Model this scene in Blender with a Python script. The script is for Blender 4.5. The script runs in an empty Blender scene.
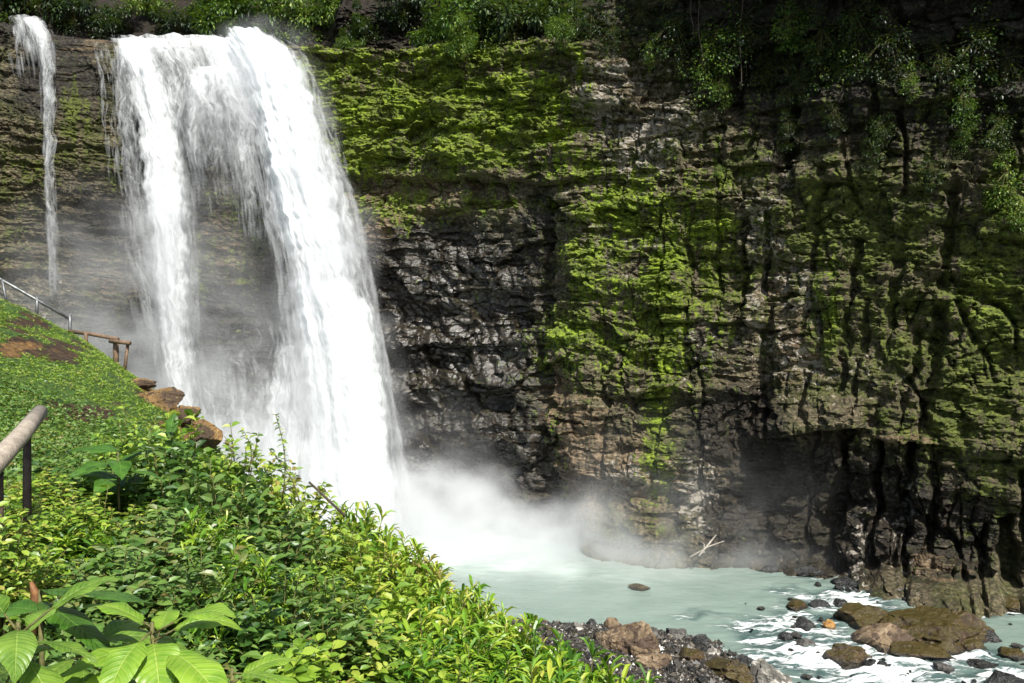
import bpy, math, random
import numpy as np
from mathutils import Vector

rng = np.random.default_rng(7)
random.seed(7)
sc = bpy.context.scene
COL = sc.collection
F = 796.0; CX = 512.0; CY = 341.5; CAMZ = 10.0

# ------------------------------------------------------------------ small helpers
def P(px, py, Y):
    return np.array([(px - CX) / F * Y, Y, CAMZ + (CY - py) / F * Y])
def sstep(a, b, x):
    t = np.clip((x - a) / (b - a), 0, 1); return t * t * (3 - 2 * t)
def tag(o, label=None, cat=None, group=None, kind=None):
    if label: o['label'] = label
    if cat: o['category'] = cat
    if group: o['group'] = group
    if kind: o['kind'] = kind
    return o
def empty(name, loc=(0, 0, 0), rz=0):
    o = bpy.data.objects.new(name, None); COL.objects.link(o)
    o.location = loc; o.rotation_euler = (0, 0, rz); o.empty_display_size = .1
    return o
def mesh_np(name, V, faces, mat, parent=None, smooth=False, attrs=None, uv=None):
    """faces: (N,k) int array"""
    V = np.asarray(V, dtype=np.float32); faces = np.asarray(faces, dtype=np.int32)
    me = bpy.data.meshes.new(name)
    n, k = faces.shape
    me.vertices.add(len(V)); me.vertices.foreach_set('co', V.ravel())
    me.loops.add(n * k); me.loops.foreach_set('vertex_index', faces.ravel())
    me.polygons.add(n)
    me.polygons.foreach_set('loop_start', np.arange(0, n * k, k, dtype=np.int32))
    me.polygons.foreach_set('loop_total', np.full(n, k, dtype=np.int32))
    me.polygons.foreach_set('use_smooth', np.full(n, smooth))
    if attrs:
        for an, av in attrs.items():
            a = me.attributes.new(an, 'FLOAT', 'POINT'); a.data.foreach_set('value', np.asarray(av, dtype=np.float32))
    if uv is not None:
        l = me.uv_layers.new(name='UVMap'); l.data.foreach_set('uv', np.asarray(uv, dtype=np.float32)[faces.ravel()].ravel())
    me.update(calc_edges=True)
    if mat: me.materials.append(mat)
    o = bpy.data.objects.new(name, me); COL.objects.link(o)
    if parent is not None: o.parent = parent
    return o
def grid_faces(nr, nc):
    i = np.arange(nr - 1)[:, None] * nc + np.arange(nc - 1)[None, :]
    return np.stack([i, i + 1, i + nc + 1, i + nc], -1).reshape(-1, 4)

# ------------------------------------------------------------------ numpy noise
def _h(ix, iy, seed):
    h = (ix.astype(np.int64) * 374761393 + iy.astype(np.int64) * 668265263 + seed * 1274126177) & 0xffffffff
    h = ((h ^ (h >> 13)) * 1103515245) & 0xffffffff
    h = ((h ^ (h >> 15)) * 2246822519) & 0xffffffff
    return ((h ^ (h >> 16)) & 0xffffff) / float(0x1000000)
def gn(x, y, seed=0):
    x, y = np.broadcast_arrays(x, y)
    ix = np.floor(x); iy = np.floor(y); fx = x - ix; fy = y - iy
    ux = fx * fx * fx * (fx * (fx * 6 - 15) + 10); uy = fy * fy * fy * (fy * (fy * 6 - 15) + 10)
    def g(dx, dy):
        a = _h(ix + dx, iy + dy, seed) * 6.2831853
        return np.cos(a) * (fx - dx) + np.sin(a) * (fy - dy)
    return ((g(0, 0) * (1 - ux) + g(1, 0) * ux) * (1 - uy) + (g(0, 1) * (1 - ux) + g(1, 1) * ux) * uy) * 1.5
def fbm(x, y, seed=0, o=4, gain=.5):
    r = 0; a = 1.0; t = 0
    for i in range(o):
        r = r + a * gn(x * 2 ** i + 17.3 * i, y * 2 ** i - 9.1 * i, seed + i); t += a; a *= gain
    return r / t
def voro(x, y, seed=0):
    x, y = np.broadcast_arrays(x, y)
    ix = np.floor(x); iy = np.floor(y)
    f1 = np.full(x.shape, 9.0); f2 = np.full(x.shape, 9.0); cid = np.zeros(x.shape)
    for dx in (-1, 0, 1):
        for dy in (-1, 0, 1):
            cx = ix + dx; cy = iy + dy
            px = cx + .12 + .76 * _h(cx, cy, seed); py = cy + .12 + .76 * _h(cx, cy, seed + 91)
            d = np.maximum(np.abs(px - x), np.abs(py - y)) * .85 + np.hypot(px - x, py - y) * .15
            c = _h(cx, cy, seed + 57)
            m = d < f1
            f2 = np.where(m, f1, np.minimum(f2, d)); cid = np.where(m, c, cid); f1 = np.where(m, d, f1)
    return f1, f2, cid

# ------------------------------------------------------------------ node helpers
class NT:
    def __init__(s, name, vol=False):
        s.m = bpy.data.materials.new(name); s.m.use_nodes = True
        s.t = s.m.node_tree; s.t.nodes.clear(); s.out = s.n('ShaderNodeOutputMaterial')
    def n(s, typ, **kw):
        nd = s.t.nodes.new(typ)
        for k, v in kw.items(): setattr(nd, k, v)
        return nd
    def l(s, a, b): s.t.links.new(a, b)
    def setin(s, nd, idx, v):
        if isinstance(v, bpy.types.NodeSocket): s.l(v, nd.inputs[idx])
        elif v is not None: nd.inputs[idx].default_value = v
    def math(s, op, a, b=None, c=None, clamp=False):
        nd = s.n('ShaderNodeMath', operation=op, use_clamp=clamp)
        s.setin(nd, 0, a); s.setin(nd, 1, b)
        if c is not None: s.setin(nd, 2, c)
        return nd.outputs[0]
    def mul(s, a, b): return s.math('MULTIPLY', a, b)
    def add(s, a, b): return s.math('ADD', a, b)
    def vec(s, op, a, b=None):
        nd = s.n('ShaderNodeVectorMath', operation=op); s.setin(nd, 0, a); s.setin(nd, 1, b)
        return nd.outputs['Value'] if op in ('LENGTH', 'DOT_PRODUCT', 'DISTANCE') else nd.outputs[0]
    def noise(s, v, scale=1, detail=3, rough=.55, dist=0, col=False):
        nd = s.n('ShaderNodeTexNoise'); s.setin(nd, 'Vector', v)
        nd.inputs['Scale'].default_value = scale; nd.inputs['Detail'].default_value = detail
        nd.inputs['Roughness'].default_value = rough; nd.inputs['Distortion'].default_value = dist
        return nd.outputs['Color' if col else 'Fac']
    def voro(s, v, scale=1, feature='F1', out='Distance'):
        nd = s.n('ShaderNodeTexVoronoi', feature=feature); s.setin(nd, 'Vector', v)
        nd.inputs['Scale'].default_value = scale
        return nd.outputs[out]
    def ramp(s, v, a, b, smooth=True):
        nd = s.n('ShaderNodeMapRange', interpolation_type='SMOOTHSTEP' if smooth else 'LINEAR')
        s.setin(nd, 0, v); s.setin(nd, 1, a); s.setin(nd, 2, b)
        nd.inputs[3].default_value = 0; nd.inputs[4].default_value = 1
        return nd.outputs[0]
    def mix(s, f, a, b):
        nd = s.n('ShaderNodeMix', data_type='RGBA')
        s.setin(nd, 0, f)
        for i, v in ((6, a), (7, b)):
            if isinstance(v, bpy.types.NodeSocket): s.l(v, nd.inputs[i])
            else: nd.inputs[i].default_value = (*v, 1)
        return nd.outputs[2]
    def cr(s, f, stops):
        nd = s.n('ShaderNodeValToRGB'); s.setin(nd, 0, f)
        e = nd.color_ramp.elements
        while len(e) > 1: e.remove(e[-1])
        e[0].position = stops[0][0]; e[0].color = (*stops[0][1], 1)
        for p, c in stops[1:]:
            q = e.new(p); q.color = (*c, 1)
        return nd.outputs[0]
    def attr(s, name): return s.n('ShaderNodeAttribute', attribute_name=name).outputs['Fac']
    def pos(s): return s.n('ShaderNodeNewGeometry').outputs['Position']
    def obj(s): return s.n('ShaderNodeTexCoord').outputs['Object']
    def island(s): return s.n('ShaderNodeNewGeometry').outputs['Random Per Island']
    def scale(s, v, x, y, z): return s.vec('MULTIPLY', v, (x, y, z))
    def bump(s, h, strength=.5, dist=.1, nrm=None):
        nd = s.n('ShaderNodeBump'); nd.inputs['Strength'].default_value = strength; nd.inputs['Distance'].default_value = dist
        s.setin(nd, 'Height', h)
        if nrm is not None: s.l(nrm, nd.inputs['Normal'])
        return nd.outputs[0]
    def pbr(s, col, rough=.7, nrm=None, spec=.5, **kw):
        nd = s.n('ShaderNodeBsdfPrincipled')
        if isinstance(col, bpy.types.NodeSocket): s.l(col, nd.inputs['Base Color'])
        else: nd.inputs['Base Color'].default_value = (*col, 1)
        s.setin(nd, 'Roughness', rough); s.setin(nd, 'Specular IOR Level', spec)
        if nrm is not None: s.l(nrm, nd.inputs['Normal'])
        for k, v in kw.items(): s.setin(nd, k, v)
        return nd.outputs[0]
    def done(s, sh=None, vol=None):
        if sh is not None: s.l(sh, s.out.inputs['Surface'])
        if vol is not None: s.l(vol, s.out.inputs['Volume'])
        return s.m

# ------------------------------------------------------------------ camera, light, world
cam = bpy.data.cameras.new('camera'); camo = bpy.data.objects.new('camera', cam); COL.objects.link(camo)
cam.sensor_width = 36; cam.lens = 36 * F / 1024; cam.clip_end = 500; cam.clip_start = .05
camo.location = (0, 0, CAMZ); camo.rotation_euler = (math.radians(90), 0, 0)
sc.camera = camo
SUN = Vector((.27, -.58, .77)).normalized()
w = bpy.data.worlds.new('World'); sc.world = w; w.use_nodes = True
wt = w.node_tree; wt.nodes.clear()
sky = wt.nodes.new('ShaderNodeTexSky'); sky.sky_type = 'NISHITA'; sky.sun_disc = False
sky.sun_elevation = math.asin(SUN.z); sky.sun_rotation = math.atan2(SUN.x, SUN.y); sky.air_density = 1; sky.dust_density = 2
bg = wt.nodes.new('ShaderNodeBackground'); bg.inputs[1].default_value = .09
wo = wt.nodes.new('ShaderNodeOutputWorld')
wt.links.new(sky.outputs[0], bg.inputs[0]); wt.links.new(bg.outputs[0], wo.inputs[0])
sl = bpy.data.lights.new('sun', 'SUN'); sl.energy = 4.6; sl.angle = math.radians(.5); sl.color = (1, .96, .88)
so = bpy.data.objects.new('sun', sl); COL.objects.link(so); so.location = (20, -20, 60)
so.rotation_euler = SUN.to_track_quat('Z', 'Y').to_euler()
sc.view_settings.view_transform = 'Standard'; sc.view_settings.look = 'None'
sc.view_settings.exposure = .75; sc.view_settings.gamma = 1
sc.render.engine = 'CYCLES'
cy = sc.cycles
cy.use_denoising = True
cy.max_bounces = 8; cy.diffuse_bounces = 2; cy.glossy_bounces = 2; cy.transmission_bounces = 3
cy.transparent_max_bounces = 16; cy.volume_bounces = 2; cy.volume_max_steps = 40; cy.volume_step_rate = 1.6
cy.sample_clamp_indirect = 4

# ------------------------------------------------------------------ CLIFF
ctrl = np.array([(-62, 24), (-46, 34), (-38, 41), (-29, 45.5), (-20, 46.5), (-11, 45.8), (-6, 44.8), (-1.5, 42.6), (4.3, 39.2), (8, 37.2), (11.5, 35.6), (16, 33),
                 (20, 31), (26, 27), (32, 21), (36, 13), (38, 2), (38, -8)], float)
def catmull(pts, n):
    out = []
    for i in range(1, len(pts) - 2):
        t = np.linspace(0, 1, n, endpoint=False)[:, None]
        p0, p1, p2, p3 = pts[i - 1:i + 3]
        out.append(.5 * ((2 * p1) + (-p0 + p2) * t + (2 * p0 - 5 * p1 + 4 * p2 - p3) * t ** 2 + (-p0 + 3 * p1 - 3 * p2 + p3) * t ** 3))
    return np.vstack(out)
pl = catmull(ctrl, 60)
seg = np.r_[0, np.cumsum(np.hypot(*np.diff(pl, axis=0).T))]
spx = CX + F * pl[:, 0] / np.maximum(pl[:, 1], .1)
# finer spacing in view
s_list = [0.0]
while s_list[-1] < seg[-1]:
    q = np.interp(s_list[-1], seg, spx)
    s_list.append(s_list[-1] + (.05 if -30 < q < 1050 else .3))
S = np.array(s_list[:-1]); bx = np.interp(S, seg, pl[:, 0]); by = np.interp(S, seg, pl[:, 1])
ks = 40
tx = np.gradient(bx); ty = np.gradient(by); ln = np.hypot(tx, ty); nx = ty / ln; ny = -tx / ln     # normal towards the viewer
def smooth1(a, k=41):
    return np.convolve(np.pad(a, k // 2, mode='edge'), np.ones(k) / k, mode='valid')
nx = smooth1(nx); ny = smooth1(ny)
Z = np.r_[np.arange(-1.5, 30.5, .05), np.arange(30.5, 38, .3)]
SS, ZZ = np.meshgrid(S, Z)
BX = np.broadcast_to(bx, SS.shape); BY = np.broadcast_to(by, SS.shape)
SPX = CX + F * BX / np.maximum(BY, 5); SPY = CY - F * (ZZ - CAMZ) / np.maximum(BY, 5)
qx = SPX + 7 * fbm(SS / 1.2, ZZ / 1.2, 301, 3); qy = SPY + 6 * fbm(SS / 1.5, ZZ / 1.1, 302, 3)    # wobbled coordinates for features
def blobs(lst):
    r = np.zeros(SS.shape)
    for cx, cyy, rx, ry, a in lst:
        m = (np.abs(qx - cx) < 3 * rx) & (np.abs(qy - cyy) < 3 * ry)
        r[m] = np.maximum(r[m], a * np.exp(-(((qx[m] - cx) / rx) ** 2 + ((qy[m] - cyy) / ry) ** 2) * .9))
    return r
moss = blobs([(430, 105, 130, 45, 1.1), (520, 115, 75, 55, 1.1), (370, 150, 70, 35, .95), (470, 155, 80, 25, 1), (330, 80, 50, 60, .9), (450, 62, 160, 25, .85), (560, 60, 25, 40, .6),
    (630, 215, 60, 45, .95), (600, 260, 45, 70, .8), (668, 290, 30, 90, 1.1), (640, 330, 60, 60, .7), (575, 335, 40, 40, .95), (664, 410, 16, 90, 1), (710, 225, 35, 60, .85), (395, 205, 50, 25, .75),
    (480, 205, 90, 12, .6), (860, 225, 110, 65, .9), (1005, 290, 75, 130, .95), (960, 420, 80, 50, .85), (820, 210, 50, 40, .8), (830, 310, 25, 80, .75), (545, 350, 15, 30, .8), (800, 90, 60, 50, .5),
    (920, 100, 120, 60, .4), (900, 180, 130, 50, .6), (75, 120, 18, 45, .85), (120, 170, 40, 30, .5), (30, 170, 40, 30, .6), (20, 230, 30, 60, .45), (250, 210, 60, 50, .5), (215, 260, 80, 60, .45),
    (560, 440, 12, 60, .5), (1000, 470, 60, 60, .6), (120, 300, 120, 60, .3), (690, 150, 40, 40, .4), (760, 160, 60, 60, .45), (590, 170, 50, 30, .7), (905, 330, 60, 80, .75), (870, 290, 120, 90, .6), (720, 280, 50, 90, .6), (980, 380, 90, 120, .8), (600, 40, 60, 40, .4)])
mossb = sstep(820, 660, qx) * sstep(60, 330, qx) * .9 + .1
mossb = np.clip(mossb * (.72 + 1.0 * fbm(SS / 2.2, ZZ / 1.2, 56, 4)), 0, 1); mossb = np.maximum(mossb, blobs([(1010, 200, 20, 30, .8), (830, 300, 14, 50, .7), (990, 300, 40, 60, .4)]))
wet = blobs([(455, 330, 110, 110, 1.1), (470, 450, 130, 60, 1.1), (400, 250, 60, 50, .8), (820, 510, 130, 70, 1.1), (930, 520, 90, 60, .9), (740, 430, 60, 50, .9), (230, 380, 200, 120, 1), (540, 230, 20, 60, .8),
    (60, 80, 60, 60, .8), (700, 350, 60, 40, .6), (150, 240, 150, 100, .7), (540, 520, 60, 30, .9), (900, 50, 220, 100, 1.1), (930, 210, 140, 40, .5), (150, 20, 300, 30, .8), (600, 20, 60, 40, .6), (720, 30, 100, 40, .8), (780, 130, 40, 80, .6)])  # wet rock, plus upper right blobs that paint the wall's shade into its colour
tan = blobs([(590, 460, 35, 70, .95), (640, 470, 45, 40, .85), (560, 400, 22, 40, .8), (780, 290, 30, 60, .5), (420, 200, 70, 26, .75), (380, 225, 30, 25, .7), (930, 436, 60, 7, .9), (700, 480, 60, 40, .4),
    (120, 280, 60, 40, .5), (210, 110, 60, 60, .35), (640, 80, 60, 60, .4), (90, 40, 25, 25, .6), (800, 340, 40, 70, .5), (925, 560, 40, 15, .6), (230, 240, 40, 60, .5)])
pale = blobs([(650, 130, 55, 25, 1), (600, 105, 30, 18, .95), (625, 75, 45, 14, .7), (583, 80, 6, 22, .9), (612, 60, 12, 10, .7), (640, 165, 40, 25, .7), (765, 235, 25, 50, .75), (800, 290, 30, 60, .6), (800, 350, 45, 40, .6), (700, 490, 18, 35, .85),
    (640, 475, 40, 20, .6), (755, 300, 10, 60, .6), (630, 230, 60, 60, .5), (700, 345, 60, 30, .4), (790, 180, 10, 14, .5), (860, 550, 16, 60, .5), (905, 520, 12, 60, .5), (870, 370, 40, 20, .4), (40, 300, 30, 30, .3), (330, 350, 12, 40, .3)])
wl = sstep(330, 250, SPX)                       # the wall behind the falls: fine bedding
wr = sstep(690, 800, SPX)                       # the grooved wall
# displacement towards the viewer
cf = .5 + .5 * gn(SS / 1.7, ZZ / 1.7, 9)
sw = SS + .9 * fbm(SS / 2.2, ZZ / 1.6, 11, 4); zw = ZZ + .05 * SS + .45 * fbm(SS / 4, ZZ / 3, 12, 5)
D = 1.2 * fbm(SS / 9, ZZ / 7, 1, 3) + .35 * fbm(SS / 2.5, ZZ / 1.8, 2, 3, .5)
f1, f2, c = voro(sw / 2.3, zw / 1.5, 21)
D += (c - .5) * (.8 - .45 * wl - .1 * wr) - .1 * cf * sstep(.06, 0, f2 - f1)
sw2 = sw + .25 * fbm(SS / .6, ZZ / .5, 13, 3)
f1, f2, c2 = voro(sw2 / .95 + .3 * c, zw / (.36 + .0 * wr), 22)
D += (c2 - .5) * (.38 - .2 * wl) - .04 * cf * sstep(.08, 0, f2 - f1)
f1, f2, c3 = voro(sw2 / .34 + .8 * SS * 0, (zw + .35 * sw) / .17, 23)
blk0 = np.exp(-(((SPX - 455) / 110) ** 2 + ((SPY - 360) / 150) ** 2)); D += (c3 - .5) * .13 * (1 - .7 * blk0)
blk = blobs([(455, 330, 110, 120, 1.2), (470, 450, 120, 60, 1)]).clip(0, 1)
lay = np.floor(zw / .42 + .5 * c); D += (_h(lay, np.floor(sw / 3.1 + .37 * lay), 77) - .5) * .24 * (1 - .4 * wl) * (1 - .75 * blk0) * (1 - .45 * sstep(540, 640, SPX))
lay = np.floor(zw / .17); D += (_h(lay, np.floor(sw / 1.3 + .61 * lay), 78) - .5) * .08 * (1 - .7 * blk0)
D += .07 * fbm(SS / .5, ZZ / .35, 35, 4, .6) * (1 - .6 * blk)
D += blk * (.4 * np.abs(gn((SS + .6 * ZZ) / 1.1, (ZZ - .4 * SS) / 1.9, 36)) + .16 * np.abs(gn((SS - .5 * ZZ) / .5, (ZZ + .3 * SS) / .8, 37)))
D += .16 * gn(zw * 1.7, SS * .05, 31) * (.4 + .8 * wl) + .06 * gn(zw * 4.4, SS * .2, 32) * (.3 + .8 * wl)
g1 = np.abs(gn(SS / 2.3 + .05 * ZZ + .25 * gn(SS / 1.1, ZZ / 2.2, 46), ZZ / 6, 41)); g2 = np.abs(gn(SS / .9 + .1 * ZZ + .3 * gn(SS, ZZ / 1.5, 47), ZZ / 3, 42))
gm = sstep(-.1, .3, gn(SS / 3, ZZ / 4, 48))
D += wr * (-.55 * sstep(.16, 0, g1) * (.3 + .7 * gm) - .22 * sstep(.13, 0, g2) * gm)
g3 = np.abs(gn(SS / 1.6 + .2 * gn(SS, ZZ, 49), ZZ / 4, 43)); D += sstep(560, 620, SPX) * (1 - wr) * -.2 * sstep(.1, 0, g3)
mvar = fbm(SS / 1.6, ZZ / 1.0, 55, 4)
moss = moss * (.98 + .6 * mvar)
ml = np.clip(moss, 0, 1)
D += ml * (.26 * np.abs(gn(SS / .7 + .3 * mvar, zw / .33, 51)) + .16 * np.abs(gn(SS / .3, zw / .16, 52)) + .07 * gn(SS * 6, ZZ * 9, 53))
gw_ = 6 * fbm(SS / .9, ZZ / 1.6, 303, 4); gwid = 1 + .9 * fbm(SS / 2, ZZ / 1.1, 304, 3)
# grooves: (px, py) top -> bottom, half width, depth
for x0, y0, x1, y1, hw, dp in [(553, 195, 545, 330, 6, .6), (545, 330, 548, 490, 9, .7), (722, 150, 716, 330, 3, .35), (748, 215, 742, 320, 4, .6), (768, 300, 758, 440, 11, .8), (690, 250, 692, 330, 3, .3),
        (826, 165, 800, 340, 4, .5), (858, 235, 838, 400, 5, .6), (898, 255, 888, 350, 5, .7), (955, 175, 945, 300, 6, .8), (945, 300, 925, 400, 8, 1), (925, 400, 905, 470, 7, .9), (866, 300, 850, 430, 4, .5), (920, 330, 898, 430, 4, .6),
        (846, 425, 828, 565, 6, 1.2), (880, 440, 870, 580, 5, 1.3), (912, 440, 902, 590, 6, 1.4), (937, 450, 930, 560, 6, .8), (1005, 515, 1012, 600, 9, 1.6), (984, 520, 976, 605, 4, 1.0), (815, 430, 808, 560, 3, .5), (1022, 470, 1030, 600, 4, .9),
        (664, 180, 660, 500, 2.5, .35), (610, 360, 612, 520, 3, .4), (772, 210, 762, 300, 4, .7), (700, 330, 705, 520, 3, .3), (790, 120, 785, 180, 7, .8), (348, 168, 430, 108, 3, .5), (430, 108, 470, 85, 2, .3), (352, 240, 388, 190, 2.5, .5),
        (800, 60, 790, 170, 6, .8), (880, 40, 870, 150, 5, .7), (740, 40, 735, 110, 8, 1.2), (960, 30, 955, 120, 6, .9), (620, 350, 640, 420, 3, .3)]:
    vx, vy = x1 - x0, y1 - y0; L2 = vx * vx + vy * vy
    gxn = qx + gw_; t = ((gxn - x0) * vx + (qy - y0) * vy) / L2; tc = np.clip(t, 0, 1)
    d = np.hypot(gxn - x0 - tc * vx, qy - y0 - tc * vy)
    d = d / np.clip(gwid, .35, 2); D -= dp * .8 * sstep(hw * 1.3, hw * .35, d) * (sstep(-.02, .05, t) * sstep(1.12, .8, t))
# ledges: the wall above the line stands forward of what is below it
for xa, xb, ya, yb, pr, up, in_ in [(335, 590, 178, 184, .6, 120, 0), (362, 450, 296, 306, .35, 60, 0), (745, 872, 440, 426, 1.1, 45, 1), (872, 965, 440, 445, .7, 40, 1), (655, 775, 322, 322, .6, 60, 0),
        (770, 965, 182, 192, .35, 40, 0), (560, 640, 160, 166, .3, 60, 0), (340, 470, 128, 118, .25, 30, 0), (480, 580, 140, 134, .25, 30, 0), (560, 700, 100, 118, .4, 30, 0), (640, 780, 210, 200, .3, 40, 0),
        (960, 1060, 455, 460, .5, 50, 0), (800, 900, 300, 306, .25, 30, 0), (600, 700, 395, 400, .35, 40, 0), (560, 660, 470, 476, .3, 30, 0), (0, 60, 62, 62, .4, 20, 0), (100, 300, 78, 84, .5, 30, 0), (440, 560, 392, 388, .3, 30, 0),
        (780, 1060, 110, 100, .5, 40, 0), (360, 560, 350, 345, .25, 30, 0)]:
    yl = ya + (yb - ya) * (qx - xa) / (xb - xa)
    wx = sstep(xa, xa + 18, qx) * sstep(xb, xb - 18, qx)
    D += pr * wx * sstep(yl + 1.5, yl - 1.5, qy) * sstep(yl - up, yl - 6, qy)
    if in_: D -= pr * .45 * wx * sstep(yl - 1.5, yl + 1.5, qy) * sstep(yl + 110, yl + 20, qy)
D += .75 * sstep(546, 590, qx + 3.2 * gw_) * sstep(760, 640, qx) * sstep(150, 220, qy)             # the mossy buttress
D += .5 * sstep(345, 360, qx) * sstep(700, 560, qx) * 0
fz = sstep(-40, 60, SPX) * sstep(320, 290, SPX) * sstep(130, 90, SPY)
D = D * (1 - .65 * fz)
D += 2.5 * sstep(600, 720, SPX) * sstep(-22, -34, SPY + 14 * fbm(SS / 2.5, ZZ * 0, 305, 3)) * (1 + .35 * gn(SS / 3, ZZ * 0, 306))  # unseen overhang above the frame, added to cast shade on the upper right wall
# foot of the cliff
D += sstep(830, 900, SPX) * (1.5 + .5 * gn(SS / 2, ZZ * 0, 61)) * sstep(.75 + .25 * gn(SS / 1.3, ZZ * 0, 62), .35, ZZ)
D += .9 * sstep(560, 640, SPX) * sstep(.5 + .4 * gn(SS / 1.5, ZZ * 0, 63), -.2, ZZ)
D += .8 * sstep(60, 250, qx) * sstep(2.5, 0, ZZ)
# top edge and slope behind it
ptop = np.interp(SPX, [-300, 0, 60, 100, 215, 232, 290, 330, 430, 580, 650, 800], [20, 18, 34, 38, 42, 37, 43, 45, 46, 40, -60, -200])
ZT = CAMZ + (CY - ptop) / F * BY + .12 * gn(SS / 1.2, ZZ * 0, 71)
up = ZZ - ZT
shelf = sstep(-100, -40, SPX) * sstep(330, 290, SPX)
D = D * sstep(2.2, .6, up + .0) if False else D
D -= (np.clip(up, 0, .35) / .35) ** .7 * (1.2 + 3.2 * shelf) * (up > 0) + np.clip(up, 0, None) * .55 - .0
D -= .25 * sstep(-.5, 0, up) * sstep(0.01, 0, up)
X3 = BX + nx * D; Y3 = BY + ny * D
CV = np.stack([X3, Y3, ZZ], -1).reshape(-1, 3)
soil = sstep(.0, .25, up)
def px_of(V):
    yy = np.maximum(V[:, 1], .2)
    return CX + F * V[:, 0] / yy, CY - F * (V[:, 2] - CAMZ) / yy
cpx, cpy = px_of(CV)
dmap = np.full((340, 560), 999.0)                # nearest cliff depth on a coarse raster, used to plant things on the face
ii = ((cpy + 100) / 2.5).astype(int); jj = ((cpx + 100) / 2.5).astype(int)
ok = (ii >= 0) & (ii < 340) & (jj >= 0) & (jj < 560)
np.minimum.at(dmap, (ii[ok], jj[ok]), CV[ok, 1])
def cliff_at(px, py, off=0.0):
    i = int((py + 100) / 2.5); j = int((px + 100) / 2.5)
    Y = dmap[max(0, i - 1):i + 2, max(0, j - 1):j + 2].min()
    return P(px, py, (Y if Y < 900 else 40) - off)

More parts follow.
